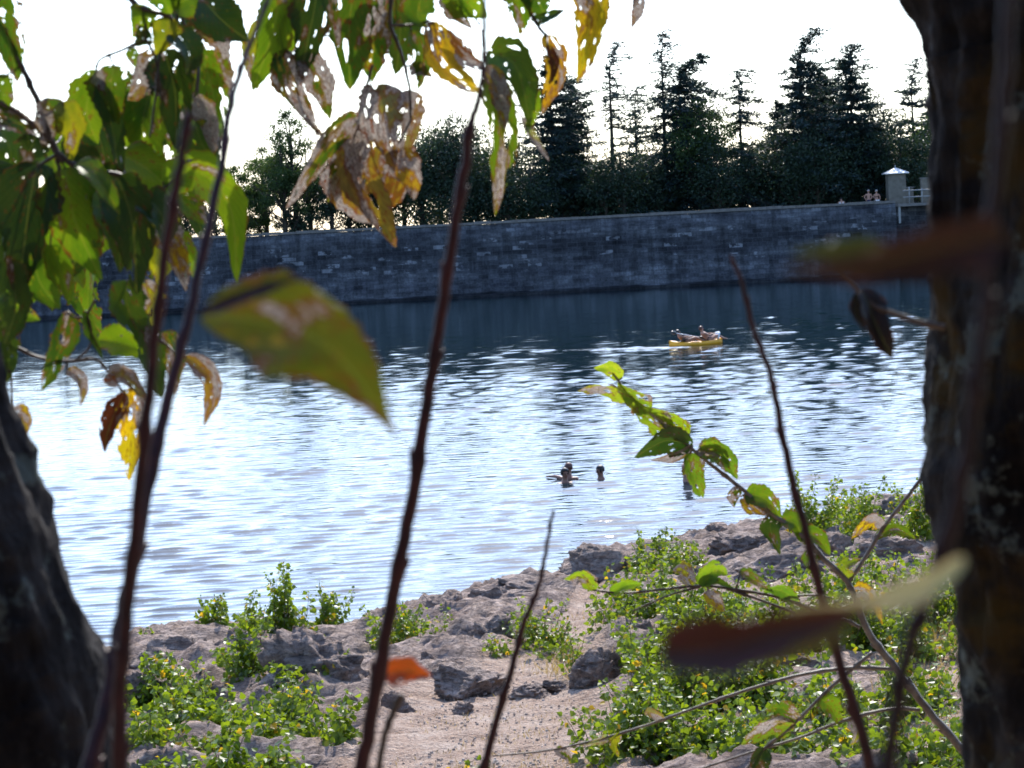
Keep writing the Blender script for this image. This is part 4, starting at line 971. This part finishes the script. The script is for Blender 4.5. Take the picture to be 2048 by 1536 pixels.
branch('elm_branch', 'rightmost hanging elm twig at the top with three yellow brown leaves',
 [([(1040, -50), (1060, 20), (1082, 60), (1095, 72)], 9, 6), ([(1082, 40), (1110, 30), (1122, 20)], 6, 5), ([(1180, -40), (1175, 5)], 6, 5), ([(1270, -40), (1266, 6)], 5, 4)],
 [([(1020, -30), (1035, 15), (1040, 70)], 62, ho, G1, 10), ([(1055, -50), (1075, 0), (1090, 30)], 70, fr, G2, 0), ([(1088, 70), (1112, 140), (1084, 228)], 52, ho, (.40, .24, .02), 10), ([(1095, 90), (1108, 130), (1098, 170)], 22, sh, (.10, .03, .01), 20, -.01), ([(1170, -60), (1180, 40), (1155, 165)], 78, ho, (.42, .30, .02), 5), ([(1200, -60), (1190, 20), (1175, 80)], 60, ho, Y2, 20, .02), ([(1255, -30), (1275, 5), (1262, 58)], 36, dr, T1, 25), ([(1075, 50), (1085, 40), (1130, 20)], 34, sh, G2, 20)], 1.4)

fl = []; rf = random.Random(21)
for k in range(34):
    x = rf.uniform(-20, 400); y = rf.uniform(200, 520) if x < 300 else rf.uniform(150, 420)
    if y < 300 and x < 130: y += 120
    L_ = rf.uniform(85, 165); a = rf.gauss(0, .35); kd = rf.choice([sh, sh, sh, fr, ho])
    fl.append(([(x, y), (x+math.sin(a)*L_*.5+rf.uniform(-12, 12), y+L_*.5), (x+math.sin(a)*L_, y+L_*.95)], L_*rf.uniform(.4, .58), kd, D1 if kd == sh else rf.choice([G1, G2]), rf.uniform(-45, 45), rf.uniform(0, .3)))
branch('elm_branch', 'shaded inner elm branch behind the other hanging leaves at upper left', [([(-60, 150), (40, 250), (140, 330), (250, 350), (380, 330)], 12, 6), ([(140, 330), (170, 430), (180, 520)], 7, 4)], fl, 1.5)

# leafy twig system at right
branch('elm_sapling', 'long grey leafy sapling twig rising from lower right to the middle of the lake',
 [([(1985, 1580), (1935, 1512), (1860, 1425), (1790, 1335), (1735, 1260), (1700, 1172), (1650, 1120), (1600, 1070), (1540, 1025), (1480, 975), (1430, 935), (1385, 898), (1320, 840), (1255, 785), (1225, 745)], 18, 4),
  ([(1695, 1168), (1730, 1115), (1770, 1050), (1810, 1000), (1862, 930)], 9, 7), ([(1785, 1338), (1700, 1336), (1600, 1350), (1500, 1378), (1400, 1412), (1300, 1448), (1210, 1475), (1100, 1500), (985, 1512)], 9, 3),
  ([(1745, 1305), (1690, 1350), (1640, 1395), (1580, 1455), (1520, 1505), (1480, 1560)], 8, 5), ([(1840, 1420), (1780, 1418), (1690, 1440), (1600, 1475), (1500, 1505), (1380, 1545)], 8, 4), ([(1720, 1255), (1690, 1240), (1660, 1240)], 8, 5)],
 [([(1245, 755), (1222, 738), (1188, 736)], 34, fr, (.24, .33, .04), 20), ([(1268, 800), (1215, 778), (1155, 782)], 36, ho, (.22, .3, .04), 20), ([(1300, 822), (1270, 795), (1235, 765)], 48, ho, (.2, .3, .04), 25), ([(1345, 862), (1300, 830), (1262, 800)], 50, ho, (.18, .27, .03), 25), ([(1370, 880), (1345, 845), (1300, 815)], 46, ho, (.2, .3, .03), 10),
  ([(1385, 892), (1330, 880), (1268, 915)], 62, sh, (.06, .14, .02), 25), ([(1385, 890), (1350, 912), (1300, 920)], 24, dr, T1, 30), ([(1380, 905), (1385, 950), (1406, 997)], 56, ho, (.13, .23, .03), 15), ([(1395, 905), (1440, 910), (1475, 958)], 56, ho, (.12, .22, .03), 20), ([(1400, 895), (1430, 900), (1460, 930)], 40, ho, (.16, .26, .03), -20),
  ([(1480, 975), (1465, 990), (1468, 1015)], 30, dr, D1, 20), ([(1490, 985), (1530, 1000), (1560, 1035)], 50, fr, G1, 10), ([(1485, 990), (1500, 1012), (1540, 1032)], 34, dr, Y1, 20), ([(1545, 1030), (1540, 1060), (1560, 1110)], 42, sh, G2, 20), ([(1560, 1040), (1590, 1050), (1610, 1090)], 44, fr, G1, 15), ([(1600, 1072), (1630, 1075), (1660, 1110)], 44, fr, G1, 15), ([(1625, 1095), (1620, 1125), (1640, 1150)], 36, ho, G2, 20),
  ([(1768, 1052), (1740, 1040), (1702, 1078)], 34, dr, (.62, .42, .02), 10), ([(1752, 1078), (1790, 1058), (1832, 1078)], 26, ho, G1, 25), ([(1700, 1160), (1690, 1135), (1722, 1118)], 36, ho, (.16, .22, .03), 15), ([(1705, 1180), (1735, 1190), (1765, 1250)], 36, dr, (.6, .36, .02), 15),
  ([(1590, 1452), (1540, 1450), (1482, 1490)], 54, ho, (.12, .2, .03), 10), ([(1530, 1495), (1520, 1520), (1535, 1560)], 46, sh, D1, 15), ([(1640, 1396), (1660, 1415), (1682, 1455)], 52, ho, G1, 10), ([(1600, 1440), (1560, 1415), (1530, 1420)], 36, ho, G2, 15), ([(1240, 1465), (1225, 1485), (1238, 1515)], 24, ho, Y2, 20), ([(1215, 1472), (1200, 1480), (1160, 1492)], 20, dr, (.3, .36, .34), 15), ([(1110, 1498), (1130, 1510), (1140, 1530)], 24, dr, G2, 15), ([(1330, 1440), (1300, 1425), (1290, 1430)], 22, dr, T1, 10), ([(1700, 1438), (1712, 1465), (1700, 1490)], 30, dr, Y2, 20)], 2.0, 'grey_twig', cat='sapling')
branch('elm_twig', 'slender horizontal twig with yellow green leaves above the rocks',
 [([(1640, 1225), (1560, 1195), (1450, 1176), (1400, 1172), (1330, 1178), (1250, 1186), (1185, 1180)], 7, 4), ([(1560, 1195), (1620, 1190), (1660, 1195)], 5, 4), ([(1400, 1174), (1340, 1190), (1265, 1222)], 5, 3), ([(1450, 1176), (1520, 1200), (1590, 1225)], 6, 5)],
 [([(1192, 1180), (1165, 1150), (1128, 1158)], 32, ho, (.2, .3, .03), 15), ([(1220, 1190), (1250, 1172), (1285, 1168)], 26, fr, (.18, .3, .03), 15), ([(1385, 1172), (1365, 1140), (1345, 1142)], 36, dr, (.4, .4, .04), 15), ([(1398, 1170), (1430, 1140), (1455, 1150)], 42, fr, (.16, .27, .03), 10), ([(1415, 1180), (1428, 1205), (1450, 1222)], 38, dr, (.5, .36, .03), 10), ([(1480, 1140), (1505, 1158), (1548, 1184)], 30, ho, (.08, .15, .03), 15), ([(1595, 1205), (1560, 1180), (1525, 1182)], 30, fr, (.13, .24, .03), 15), ([(1400, 1172), (1420, 1160), (1470, 1178)], 24, fr, G1, 30)], 1.9, 'brown_twig', cat='twig')

# bare blurred shoots
def shoot(label, pts, w0, w1, d, dd=0.0, mat='red_shoot', extra=()):
    o0 = P(pts[0][0], pts[0][1], d); root = empty('red_shoot' if mat != 'brown_twig' else 'bare_shoot', o0, label, 'shoot', 'bare shoots standing close to the viewer')
    mb = MB(o0); twig(mb, pts, w0*.8, w1*.78, d, 10, dd, seed=int(pts[0][0])); mb.build('stem', MAT[mat], root)
    for (q, a, b) in extra:
        mb = MB(o0); twig(mb, q, a, b, d, 8, 0, 3, False); mb.build('side_stem', MAT[mat], root)
    return root
s1 = shoot('dark red shoot rising from bottom left to the top edge, right of a pair', [(150, 1640), (205, 1440), (245, 1230), (290, 1010), (335, 800), (385, 600), (430, 400), (462, 210), (500, 90), (545, -30)], 44, 11, .62, .12)
s2 = shoot('dark red shoot ending among the hanging leaves, left one of the forked pair', [(240, 1640), (240, 1400), (252, 1250), (275, 1010), (300, 760), (330, 520), (358, 350), (378, 225)], 40, 24, .55, 0)
s3 = shoot('tall dark red shoot through the middle with a thick knuckle near the oak', [(700, 1640), (735, 1480), (775, 1250), (815, 1050), (850, 830), (880, 640), (905, 480), (930, 330), (942, 245)], 38, 24, .68, .0, extra=[([(939, 262), (944, 240), (960, 185), (968, 110), (968, 30), (968, -60)], 18, 9)])
s4 = shoot('slim shoot at bottom middle tapering to a tip over the water', [(945, 1620), (985, 1470), (1020, 1350), (1050, 1240), (1075, 1180), (1090, 1110), (1107, 1020)], 22, 8, .9)
s5 = shoot('slim shoot in the right half curving up to a cut tip before the dam', [(1760, 1620), (1735, 1510), (1690, 1360), (1650, 1220), (1615, 1080), (1580, 940), (1555, 820), (1540, 745), (1505, 650), (1485, 570), (1462, 510)], 30, 10, .8)
s6 = shoot('thick blurred shoot crossing in front of the mossy trunk', [(1755, 1640), (1785, 1480), (1812, 1320), (1850, 1200), (1900, 1050), (1935, 880), (1960, 700), (1975, 540), (1990, 380), (2010, 150), (2020, -80)], 46, 34, .30, mat='dark_shoot')
s7 = shoot('short dry stalk with a bud below the orange leaf', [(748, 1620), (765, 1490), (785, 1430), (802, 1388)], 16, 20, .7, 0, 'brown_twig')

# single near leaves, strongly out of focus
leaf(s1, [(402, 634), (500, 640), (610, 668), (700, 740), (792, 872)], 222, .40, 12, 'leaf_big', (.085, .105, .012), fold=.12, seed=5, curl=.06, pk=1.0, label='big blurred green leaf pointing down to the right')
ex = leaf(s1, [(402, 632), (500, 590), (612, 552)], 34, .395, 30, 'leaf_dull', (.05, .012, .008), fold=.2, seed=15, curl=.1, label='dark red rolled edge of the big blurred leaf')
o = leaf(None, [(1318, 1312), (1440, 1305), (1590, 1258), (1760, 1208)], 125, .23, 15, 'leaf_dull', (.085, .018, .008), fold=.35, seed=9, curl=.2, pk=.55)
tag(o, 'blurred curled brown leaf with yellowish lower edge at lower right', 'leaf')
leaf(o, [(1700, 1240), (1600, 1290), (1490, 1335)], 60, .235, 30, 'leaf_dull', (.11, .12, .02), fold=.2, seed=10, curl=.1).location = (0, 0, 0)
o = leaf(None, [(1930, 1115), (1840, 1175), (1720, 1208), (1560, 1215)], 60, .26, 20, 'leaf_dull', (.78, .80, .70), fold=.2, seed=19, curl=.1)  # pale colour paints the sunlit upper face of the curled leaf
tag(o, 'blurred leaf painted pale as the sunlit top of the curled brown one', 'leaf')
o = leaf(None, [(2010, 480), (1880, 492), (1740, 515), (1560, 540)], 120, .22, 15, 'leaf_dull', (.026, .007, .004), fold=.3, seed=11, curl=.25)
tag(o, 'very blurred dark brown leaf in front of the dam beside the mossy trunk', 'leaf')
o = leaf(None, [(1790, 512), (1700, 498), (1580, 505)], 52, .28, 15, 'leaf_dull', (.05, .08, .012), fold=.2, seed=12, curl=.1)
tag(o, 'small very blurred green leaf above the dark brown one', 'leaf')
rt = empty('withered_leaf_twig', P(1855, 650, .85), 'dark withered hanging leaf on a short twig by the mossy trunk', 'twig')
mb = MB(rt.location); twig(mb, [(1890, 655), (1840, 645), (1790, 628), (1745, 610), (1705, 570), (1675, 545)], 14, 6, .85); mb.build('twig', MAT['brown_twig'], rt)
leaf(rt, [(1722, 580), (1740, 640), (1785, 718)], 76, .85, 20, 'leaf_dull', (.012, .006, .005), seed=4, curl=.3)
leaf(rt, [(1712, 585), (1712, 640), (1730, 672)], 40, .86, 45, 'leaf_dull', (.012, .006, .005), seed=6, curl=.3)
ol = leaf(None, [(766, 1352), (810, 1340), (862, 1352)], 60, .7, 10, 'leaf_shade', (.5, .085, .02), fold=.3, seed=3, curl=.15)
tag(ol, 'small blurred orange red leaf beside the tall middle shoot', 'leaf')

# ------------------------------------------------------------------ people
def skin_body(name, nodes, edges, mat, parent=None, loc=(0, 0, 0), sub=2, root=0):
    """nodes: list of (co, radius or (rx, ry))"""
    me = bpy.data.meshes.new(name); me.from_pydata([n[0] for n in nodes], edges, [])
    o = bpy.data.objects.new(name, me); link(o, parent); o.location = loc; me.materials.append(MAT[mat])
    sk = o.modifiers.new('skin', 'SKIN'); sk.use_smooth_shade = True
    lay = me.skin_vertices[0].data if me.skin_vertices else None
    if lay is None:
        bm = bmesh.new(); bm.from_mesh(me); bm.verts.layers.skin.verify(); bm.to_mesh(me); bm.free(); lay = me.skin_vertices[0].data
    for i, n in enumerate(nodes):
        r = n[1] if isinstance(n[1], tuple) else (n[1], n[1]); lay[i].radius = r; lay[i].use_root = (i == root)
    ss = o.modifiers.new('sub', 'SUBSURF'); ss.levels = sub; ss.render_levels = sub
    return o
def figure(loc, rz, label, skin, J, hair, cloth=None, name='person', group=None, low=False):
    """J: joints in metres. keys pel, chest, neck, head, sh/el/ha L,R, hip/kn/ft L,R"""
    root = bpy.data.objects.new(name, None); link(root); root.location = loc; root.rotation_euler = (0, 0, rz)
    tag(root, label, 'person', group)
    n = []; e = []; idx = {}
    def nd(k, co, r): idx[k] = len(n); n.append((tuple(co), r)); return idx[k]
    def ed(a, b): e.append((idx[a], idx[b]))
    J = {k: Vector(v) for k, v in J.items()}
    nd('pel', J['pel'], (.15, .11)); nd('waist', J['pel'].lerp(J['chest'], .5), (.13, .10)); nd('chest', J['chest'], (.165, .12)); nd('neck', J['neck'], .062)
    hd = J['head']; up = (hd-J['neck']).normalized()
    nd('jaw', hd-up*.05, (.065, .075)); nd('head', hd+up*.03, (.08, .095)); nd('crown', hd+up*.09, (.065, .08))
    for a, b in (('pel', 'waist'), ('waist', 'chest'), ('chest', 'neck'), ('neck', 'jaw'), ('jaw', 'head'), ('head', 'crown')): ed(a, b)
    for s in 'LR':
        if 'sh'+s in J:
            nd('sh'+s, J['sh'+s], .06); nd('el'+s, J['el'+s], .042); nd('wr'+s, J['ha'+s], .027)
            hv = (J['ha'+s]-J['el'+s]).normalized(); nd('pm'+s, J['ha'+s]+hv*.07, (.04, .02))
            ed('chest', 'sh'+s); ed('sh'+s, 'el'+s); ed('el'+s, 'wr'+s); ed('wr'+s, 'pm'+s)
            side = hv.cross(Vector((0, 0, 1))).normalized() if abs(hv.z) < .95 else Vector((1, 0, 0))
            for q in range(4):
                k = 'f%d%s' % (q, s); nd(k, J['ha'+s]+hv*(.15-.01*abs(q-1.4))+side*(q-1.5)*.02, .008); ed('pm'+s, k)
            nd('th'+s, J['ha'+s]+hv*.09-side*.055, .01); ed('wr'+s, 'th'+s)
        if 'hip'+s in J:
            nd('hip'+s, J['hip'+s], .095); nd('kn'+s, J['kn'+s], .06); nd('ft'+s, J['ft'+s], .04)
            fv = Vector(J.get('toe'+s, J['ft'+s]+Vector((0, -.16, -.03)))); nd('to'+s, fv, (.045, .025))
            ed('pel', 'hip'+s); ed('hip'+s, 'kn'+s); ed('kn'+s, 'ft'+s); ed('ft'+s, 'to'+s)
    skin_body('body', n, e, skin, root)
    # face and hair
    f = Vector((0, -1, 0)); f = (f-up*f.dot(up)).normalized() if 'face' not in J else J['face'].normalized(); sd_ = f.cross(up)
    mb = MB(); mb.tube([hd+f*.085+up*.035, hd+f*.112-up*.005], [.008, .016], 6); mb.build('nose', MAT[skin], root)
    for sg in (-1, 1):
        mb = MB(); c = hd+f*.083+up*.035+sd_*.032*sg; mb.tube([c, c+f*.012], [.011, .006], 8); mb.build('eye', MAT['hair_dark'], root)
        mb = MB(); c = hd+sd_*.082*sg+up*.01; mb.tube([c-up*.03, c+sd_*sg*.012, c+up*.03], [.008, .016, .008], 6); mb.build('ear', MAT[skin], root)
    mb = MB(); mb.tube([hd+f*.088-up*.045-sd_*.022, hd+f*.094-up*.047, hd+f*.088-up*.045+sd_*.022], [.003, .007, .003], 6); mb.build('mouth', MAT['cloth_red'], root)
    hm, hl = hair
    bm = bmesh.new(); bmesh.ops.create_uvsphere(bm, u_segments=20, v_segments=14, radius=1)
    q = up.to_track_quat('Z', 'Y'); 
    for v in list(bm.verts):
        p = v.co.copy(); w_ = sd_*p.x*.087+up*p.z*.094+(-f)*p.y*.10
        v.co = hd+up*.05-f*.018+w_*(1+.05*math.sin(p.x*17+p.z*13))
    dl = [v for v in bm.verts if (v.co-hd).dot(f) > .045 and (v.co-hd).dot(up) < .075 or (v.co-hd).dot(up) < (-.02 if hl < .1 else -.07)]
    bmesh.ops.delete(bm, geom=dl, context='VERTS')
    me = bpy.data.meshes.new('hair'); bm.to_mesh(me); bm.free(); me.materials.append(MAT[hm])
    for p in me.polygons: p.use_smooth = True
    h = link(bpy.data.objects.new('hair', me), root); s_ = h.modifiers.new('s', 'SOLIDIFY'); s_.thickness = .012
    if cloth:
        for (cn, cm, parts) in cloth:
            cn_n = []; cn_e = []; m2 = {}
            for k in parts['n']:
                m2[k] = len(cn_n); co, r = n[idx[k]]; r = r if isinstance(r, tuple) else (r, r); cn_n.append((co, (r[0]*1.14+.008, r[1]*1.14+.008)))
            for a, b in parts['e']: cn_e.append((m2[a], m2[b]))
            skin_body(cn, cn_n, cn_e, cm, root)
    return root
TR = {'n': ['pel', 'waist', 'chest', 'shL', 'shR'], 'e': [('pel', 'waist'), ('waist', 'chest'), ('chest', 'shL'), ('chest', 'shR')]}
SH = {'n': ['pel', 'hipL', 'hipR'], 'e': [('pel', 'hipL'), ('pel', 'hipR')]}
TOP = {'n': ['waist', 'chest'], 'e': [('waist', 'chest')]}
def standing(aL=((-.28, -.05, 1.15), (-.2, -.25, 1.05)), aR=((.28, -.05, 1.15), (.2, -.25, 1.05)), s=1.0):
    J = dict(pel=(0, 0, .95), chest=(0, 0, 1.28), neck=(0, 0, 1.48), head=(0, -.02, 1.62), shL=(-.2, 0, 1.4), shR=(.2, 0, 1.4), elL=aL[0], haL=aL[1], elR=aR[0], haR=aR[1],
             hipL=(-.1, 0, .88), hipR=(.1, 0, .88), knL=(-.11, -.02, .48), knR=(.11, -.02, .48), ftL=(-.12, .02, .08), ftR=(.12, .02, .08))
    return {k: tuple(c*s for c in v) for k, v in J.items()}
fz = WT-.92
pa = on_dam(1735, 400, 1.45); pb_ = on_dam(1751, 400, 1.45)
zoff = .22
figure((pa.x, DW+1.35, fz+.1), R(-10), 'grey haired bare chested man standing on the dam crest, left of the couple', 'skin',
       standing(((-.34, -.02, 1.18), (-.24, -.2, 1.0))), ('hair_grey', 0), [('shorts', 'cloth_navy', SH)], group='couple on the dam')
figure((pb_.x, DW+1.35, fz+.1), R(10), 'fair haired person in dark top and white shorts on the dam crest', 'skin',
       standing(s=.97), ('hair_grey', 1), [('top', 'cloth_black', TOP), ('shorts', 'cloth_white', SH)], group='couple on the dam')
pc_ = on_dam(1682, 403, 1.5)
Jb = dict(pel=(0, 0, .25), chest=(0, -.02, .62), neck=(0, -.04, .80), head=(0, -.10, .90), shL=(-.2, -.02, .74), shR=(.2, -.02, .74), elL=(-.3, -.15, .5), haL=(-.15, -.35, .4), elR=(.3, -.15, .5), haR=(.15, -.35, .4),
          hipL=(-.1, 0, .2), hipR=(.1, 0, .2), knL=(-.15, -.4, .4), knR=(.15, -.4, .4), ftL=(-.15, -.5, .05), ftR=(.15, -.5, .05))
figure((pc_.x, DW+1.75, fz+.28), R(180), 'person in white shirt low behind the dam parapet, left of the couple', 'skin', Jb, ('hair_dark', 0), [('shirt', 'cloth_white', TR), ('trousers', 'cloth_navy', SH)])

# bathers
wz = 0.0
def bather(px, py, rz, label, skin, hair, dz=-1.40, arm=None, s=1.0, group='bathers in the lake'):
    p = onz(px, py, 0)
    J = standing(s=s) if arm is None else standing(*arm, s=s)
    return figure((p.x, p.y, dz), rz, label, skin, J, (hair, 0), [('swim_trunks', 'cloth_navy', SH)], group=group)
bather(1130, 965, R(20), 'dark haired bather in front of the red haired one, head above water', 'skin_tan', 'hair_dark', -1.42)
bather(1138, 958, R(160), 'red brown haired bather close behind the dark haired one', 'skin_tan', 'hair_brown', -1.38, (((-.25, .0, 1.2), (-.3, -.2, 1.1)), ((.36, -.1, 1.43), (.55, -.22, 1.42))))
bather(1202, 958, R(-60), 'lone bather with short dark hair to the right of the pair', 'skin_tan', 'hair_dark', -1.44)
bather(1376, 962, R(60), 'sunburnt bather leaning behind the pale green leaf', 'skin', 'hair_dark', -.98, (((-.3, -.15, 1.12), (-.25, -.25, .9)), ((.3, -.05, 1.15), (.35, -.2, .95))), s=.98)

# ------------------------------------------------------------------ kayak
def kayak():
    c = onz(1392, 690, 0); root = empty('kayak', (c.x, c.y, 0), 'yellow two seat kayak carrying two people on the lake', 'kayak'); root.rotation_euler = (0, 0, R(16))
    L = 2.6; n = 26; m = 18; V = []
    for i in range(n+1):
        t = i/n*2-1; w_ = .38*(1-abs(t)**3.2)**.6+.01; sheer = .22+.09*t*t; kz = -.09*(1-t**4)
        for k in range(m):
            th = 2*math.pi*k/m; yy = math.cos(th)*w_; zz = math.sin(th)
            z = (sheer*(.5+.5*zz)+kz*(1-(.5+.5*zz))) if zz < 0 else sheer*(.5+.5*zz)-.06*max(0, 1-abs(yy)/w_*1.3)*(1 if abs(t) < .75 else 0)
            V.append((t*L/2, yy, z-.02))
    f = [(i*m+k, i*m+(k+1) % m, (i+1)*m+(k+1) % m, (i+1)*m+k) for i in range(n) for k in range(m)]+[tuple(range(m)), tuple(n*m+k for k in range(m-1, -1, -1))]
    mesh_obj('hull', V, f, MAT['yellow'], root)
    for x, nm in ((-.72, 0), (1.05, 1)):
        mb = MB(); 
        V = []; 
        for a in range(7):
            for b in range(5):
                V.append((x+.06*(b/4)**2*(1 if nm else -1)+(.05 if nm else -.05)*abs(a-3)/3*-1, (a-3)*.085, .22+b*.085*(1-.04*abs(a-3))))
        f = [(a*5+b, a*5+b+1, (a+1)*5+b+1, (a+1)*5+b) for a in range(6) for b in range(4)]
        ob = mesh_obj('backrest', V, f, MAT['white_plastic' if nm else 'black_plastic'], root); s_ = ob.modifiers.new('s', 'SOLIDIFY'); s_.thickness = .06
    mb = MB(); mb.tube([(L/2-.1, 0, .28), (L/2+.02, 0, .22)], [.05, .03], 8); mb.build('handle', MAT['orange'], root)
    # people
    M_ = Matrix.Translation(root.location) @ Matrix.Rotation(R(16), 4, 'Z')
    def at(x, y=0, z=0): return M_ @ Vector((x, y, z))
    rec = dict(pel=(0, 0, .12), chest=(0, .22, .38), neck=(0, .34, .54), head=(0, .36, .68), shL=(-.19, .28, .48), shR=(.19, .28, .48), elL=(-.34, .08, .36), haL=(-.25, -.18, .42), elR=(.34, .08, .36), haR=(.25, -.18, .42),
               hipL=(-.1, -.04, .1), hipR=(.1, -.04, .1), knL=(-.14, -.45, .32), knR=(.14, -.45, .32), ftL=(-.12, -.82, .12), ftR=(.12, -.82, .12))
    p = at(-.5, 0, .12); figure(p, R(16)+R(90), 'dark haired person reclining at the front of the yellow kayak with a paddle', 'skin_tan', {k: (v[0], v[1]*.95, v[2]*.72) for k, v in rec.items()}, ('hair_dark', 0), [('swim_trunks', 'cloth_black', SH)], group='people on the kayak')
    p = at(.62, 0, .12); figure(p, R(16)+R(90), 'person sitting at the back of the yellow kayak against the white backrest', 'skin', {k: (v[0], v[1]*.9, v[2]*.86) for k, v in rec.items()}, ('hair_brown', 0), [('swim_trunks', 'cloth_black', SH)], group='people on the kayak')
    a = at(-1.05, -.35, .62); b = at(.35, .45, .32)
    pr = empty('paddle', a, 'double bladed paddle held across the yellow kayak', 'paddle')
    mb = MB(a); mb.tube([a, b], [.018, .018], 8); mb.build('shaft', MAT['white_plastic'], pr)
    dv = (b-a).normalized()
    for q, sg in ((a, -1), (b, 1)):
        mb = MB(a); mb.tube([q, q+dv*sg*.12, q+dv*sg*.3, q+dv*sg*.4], [.02, .08, .09, .03], 8); o = mb.build('blade', MAT['black_plastic'], pr)
kayak()
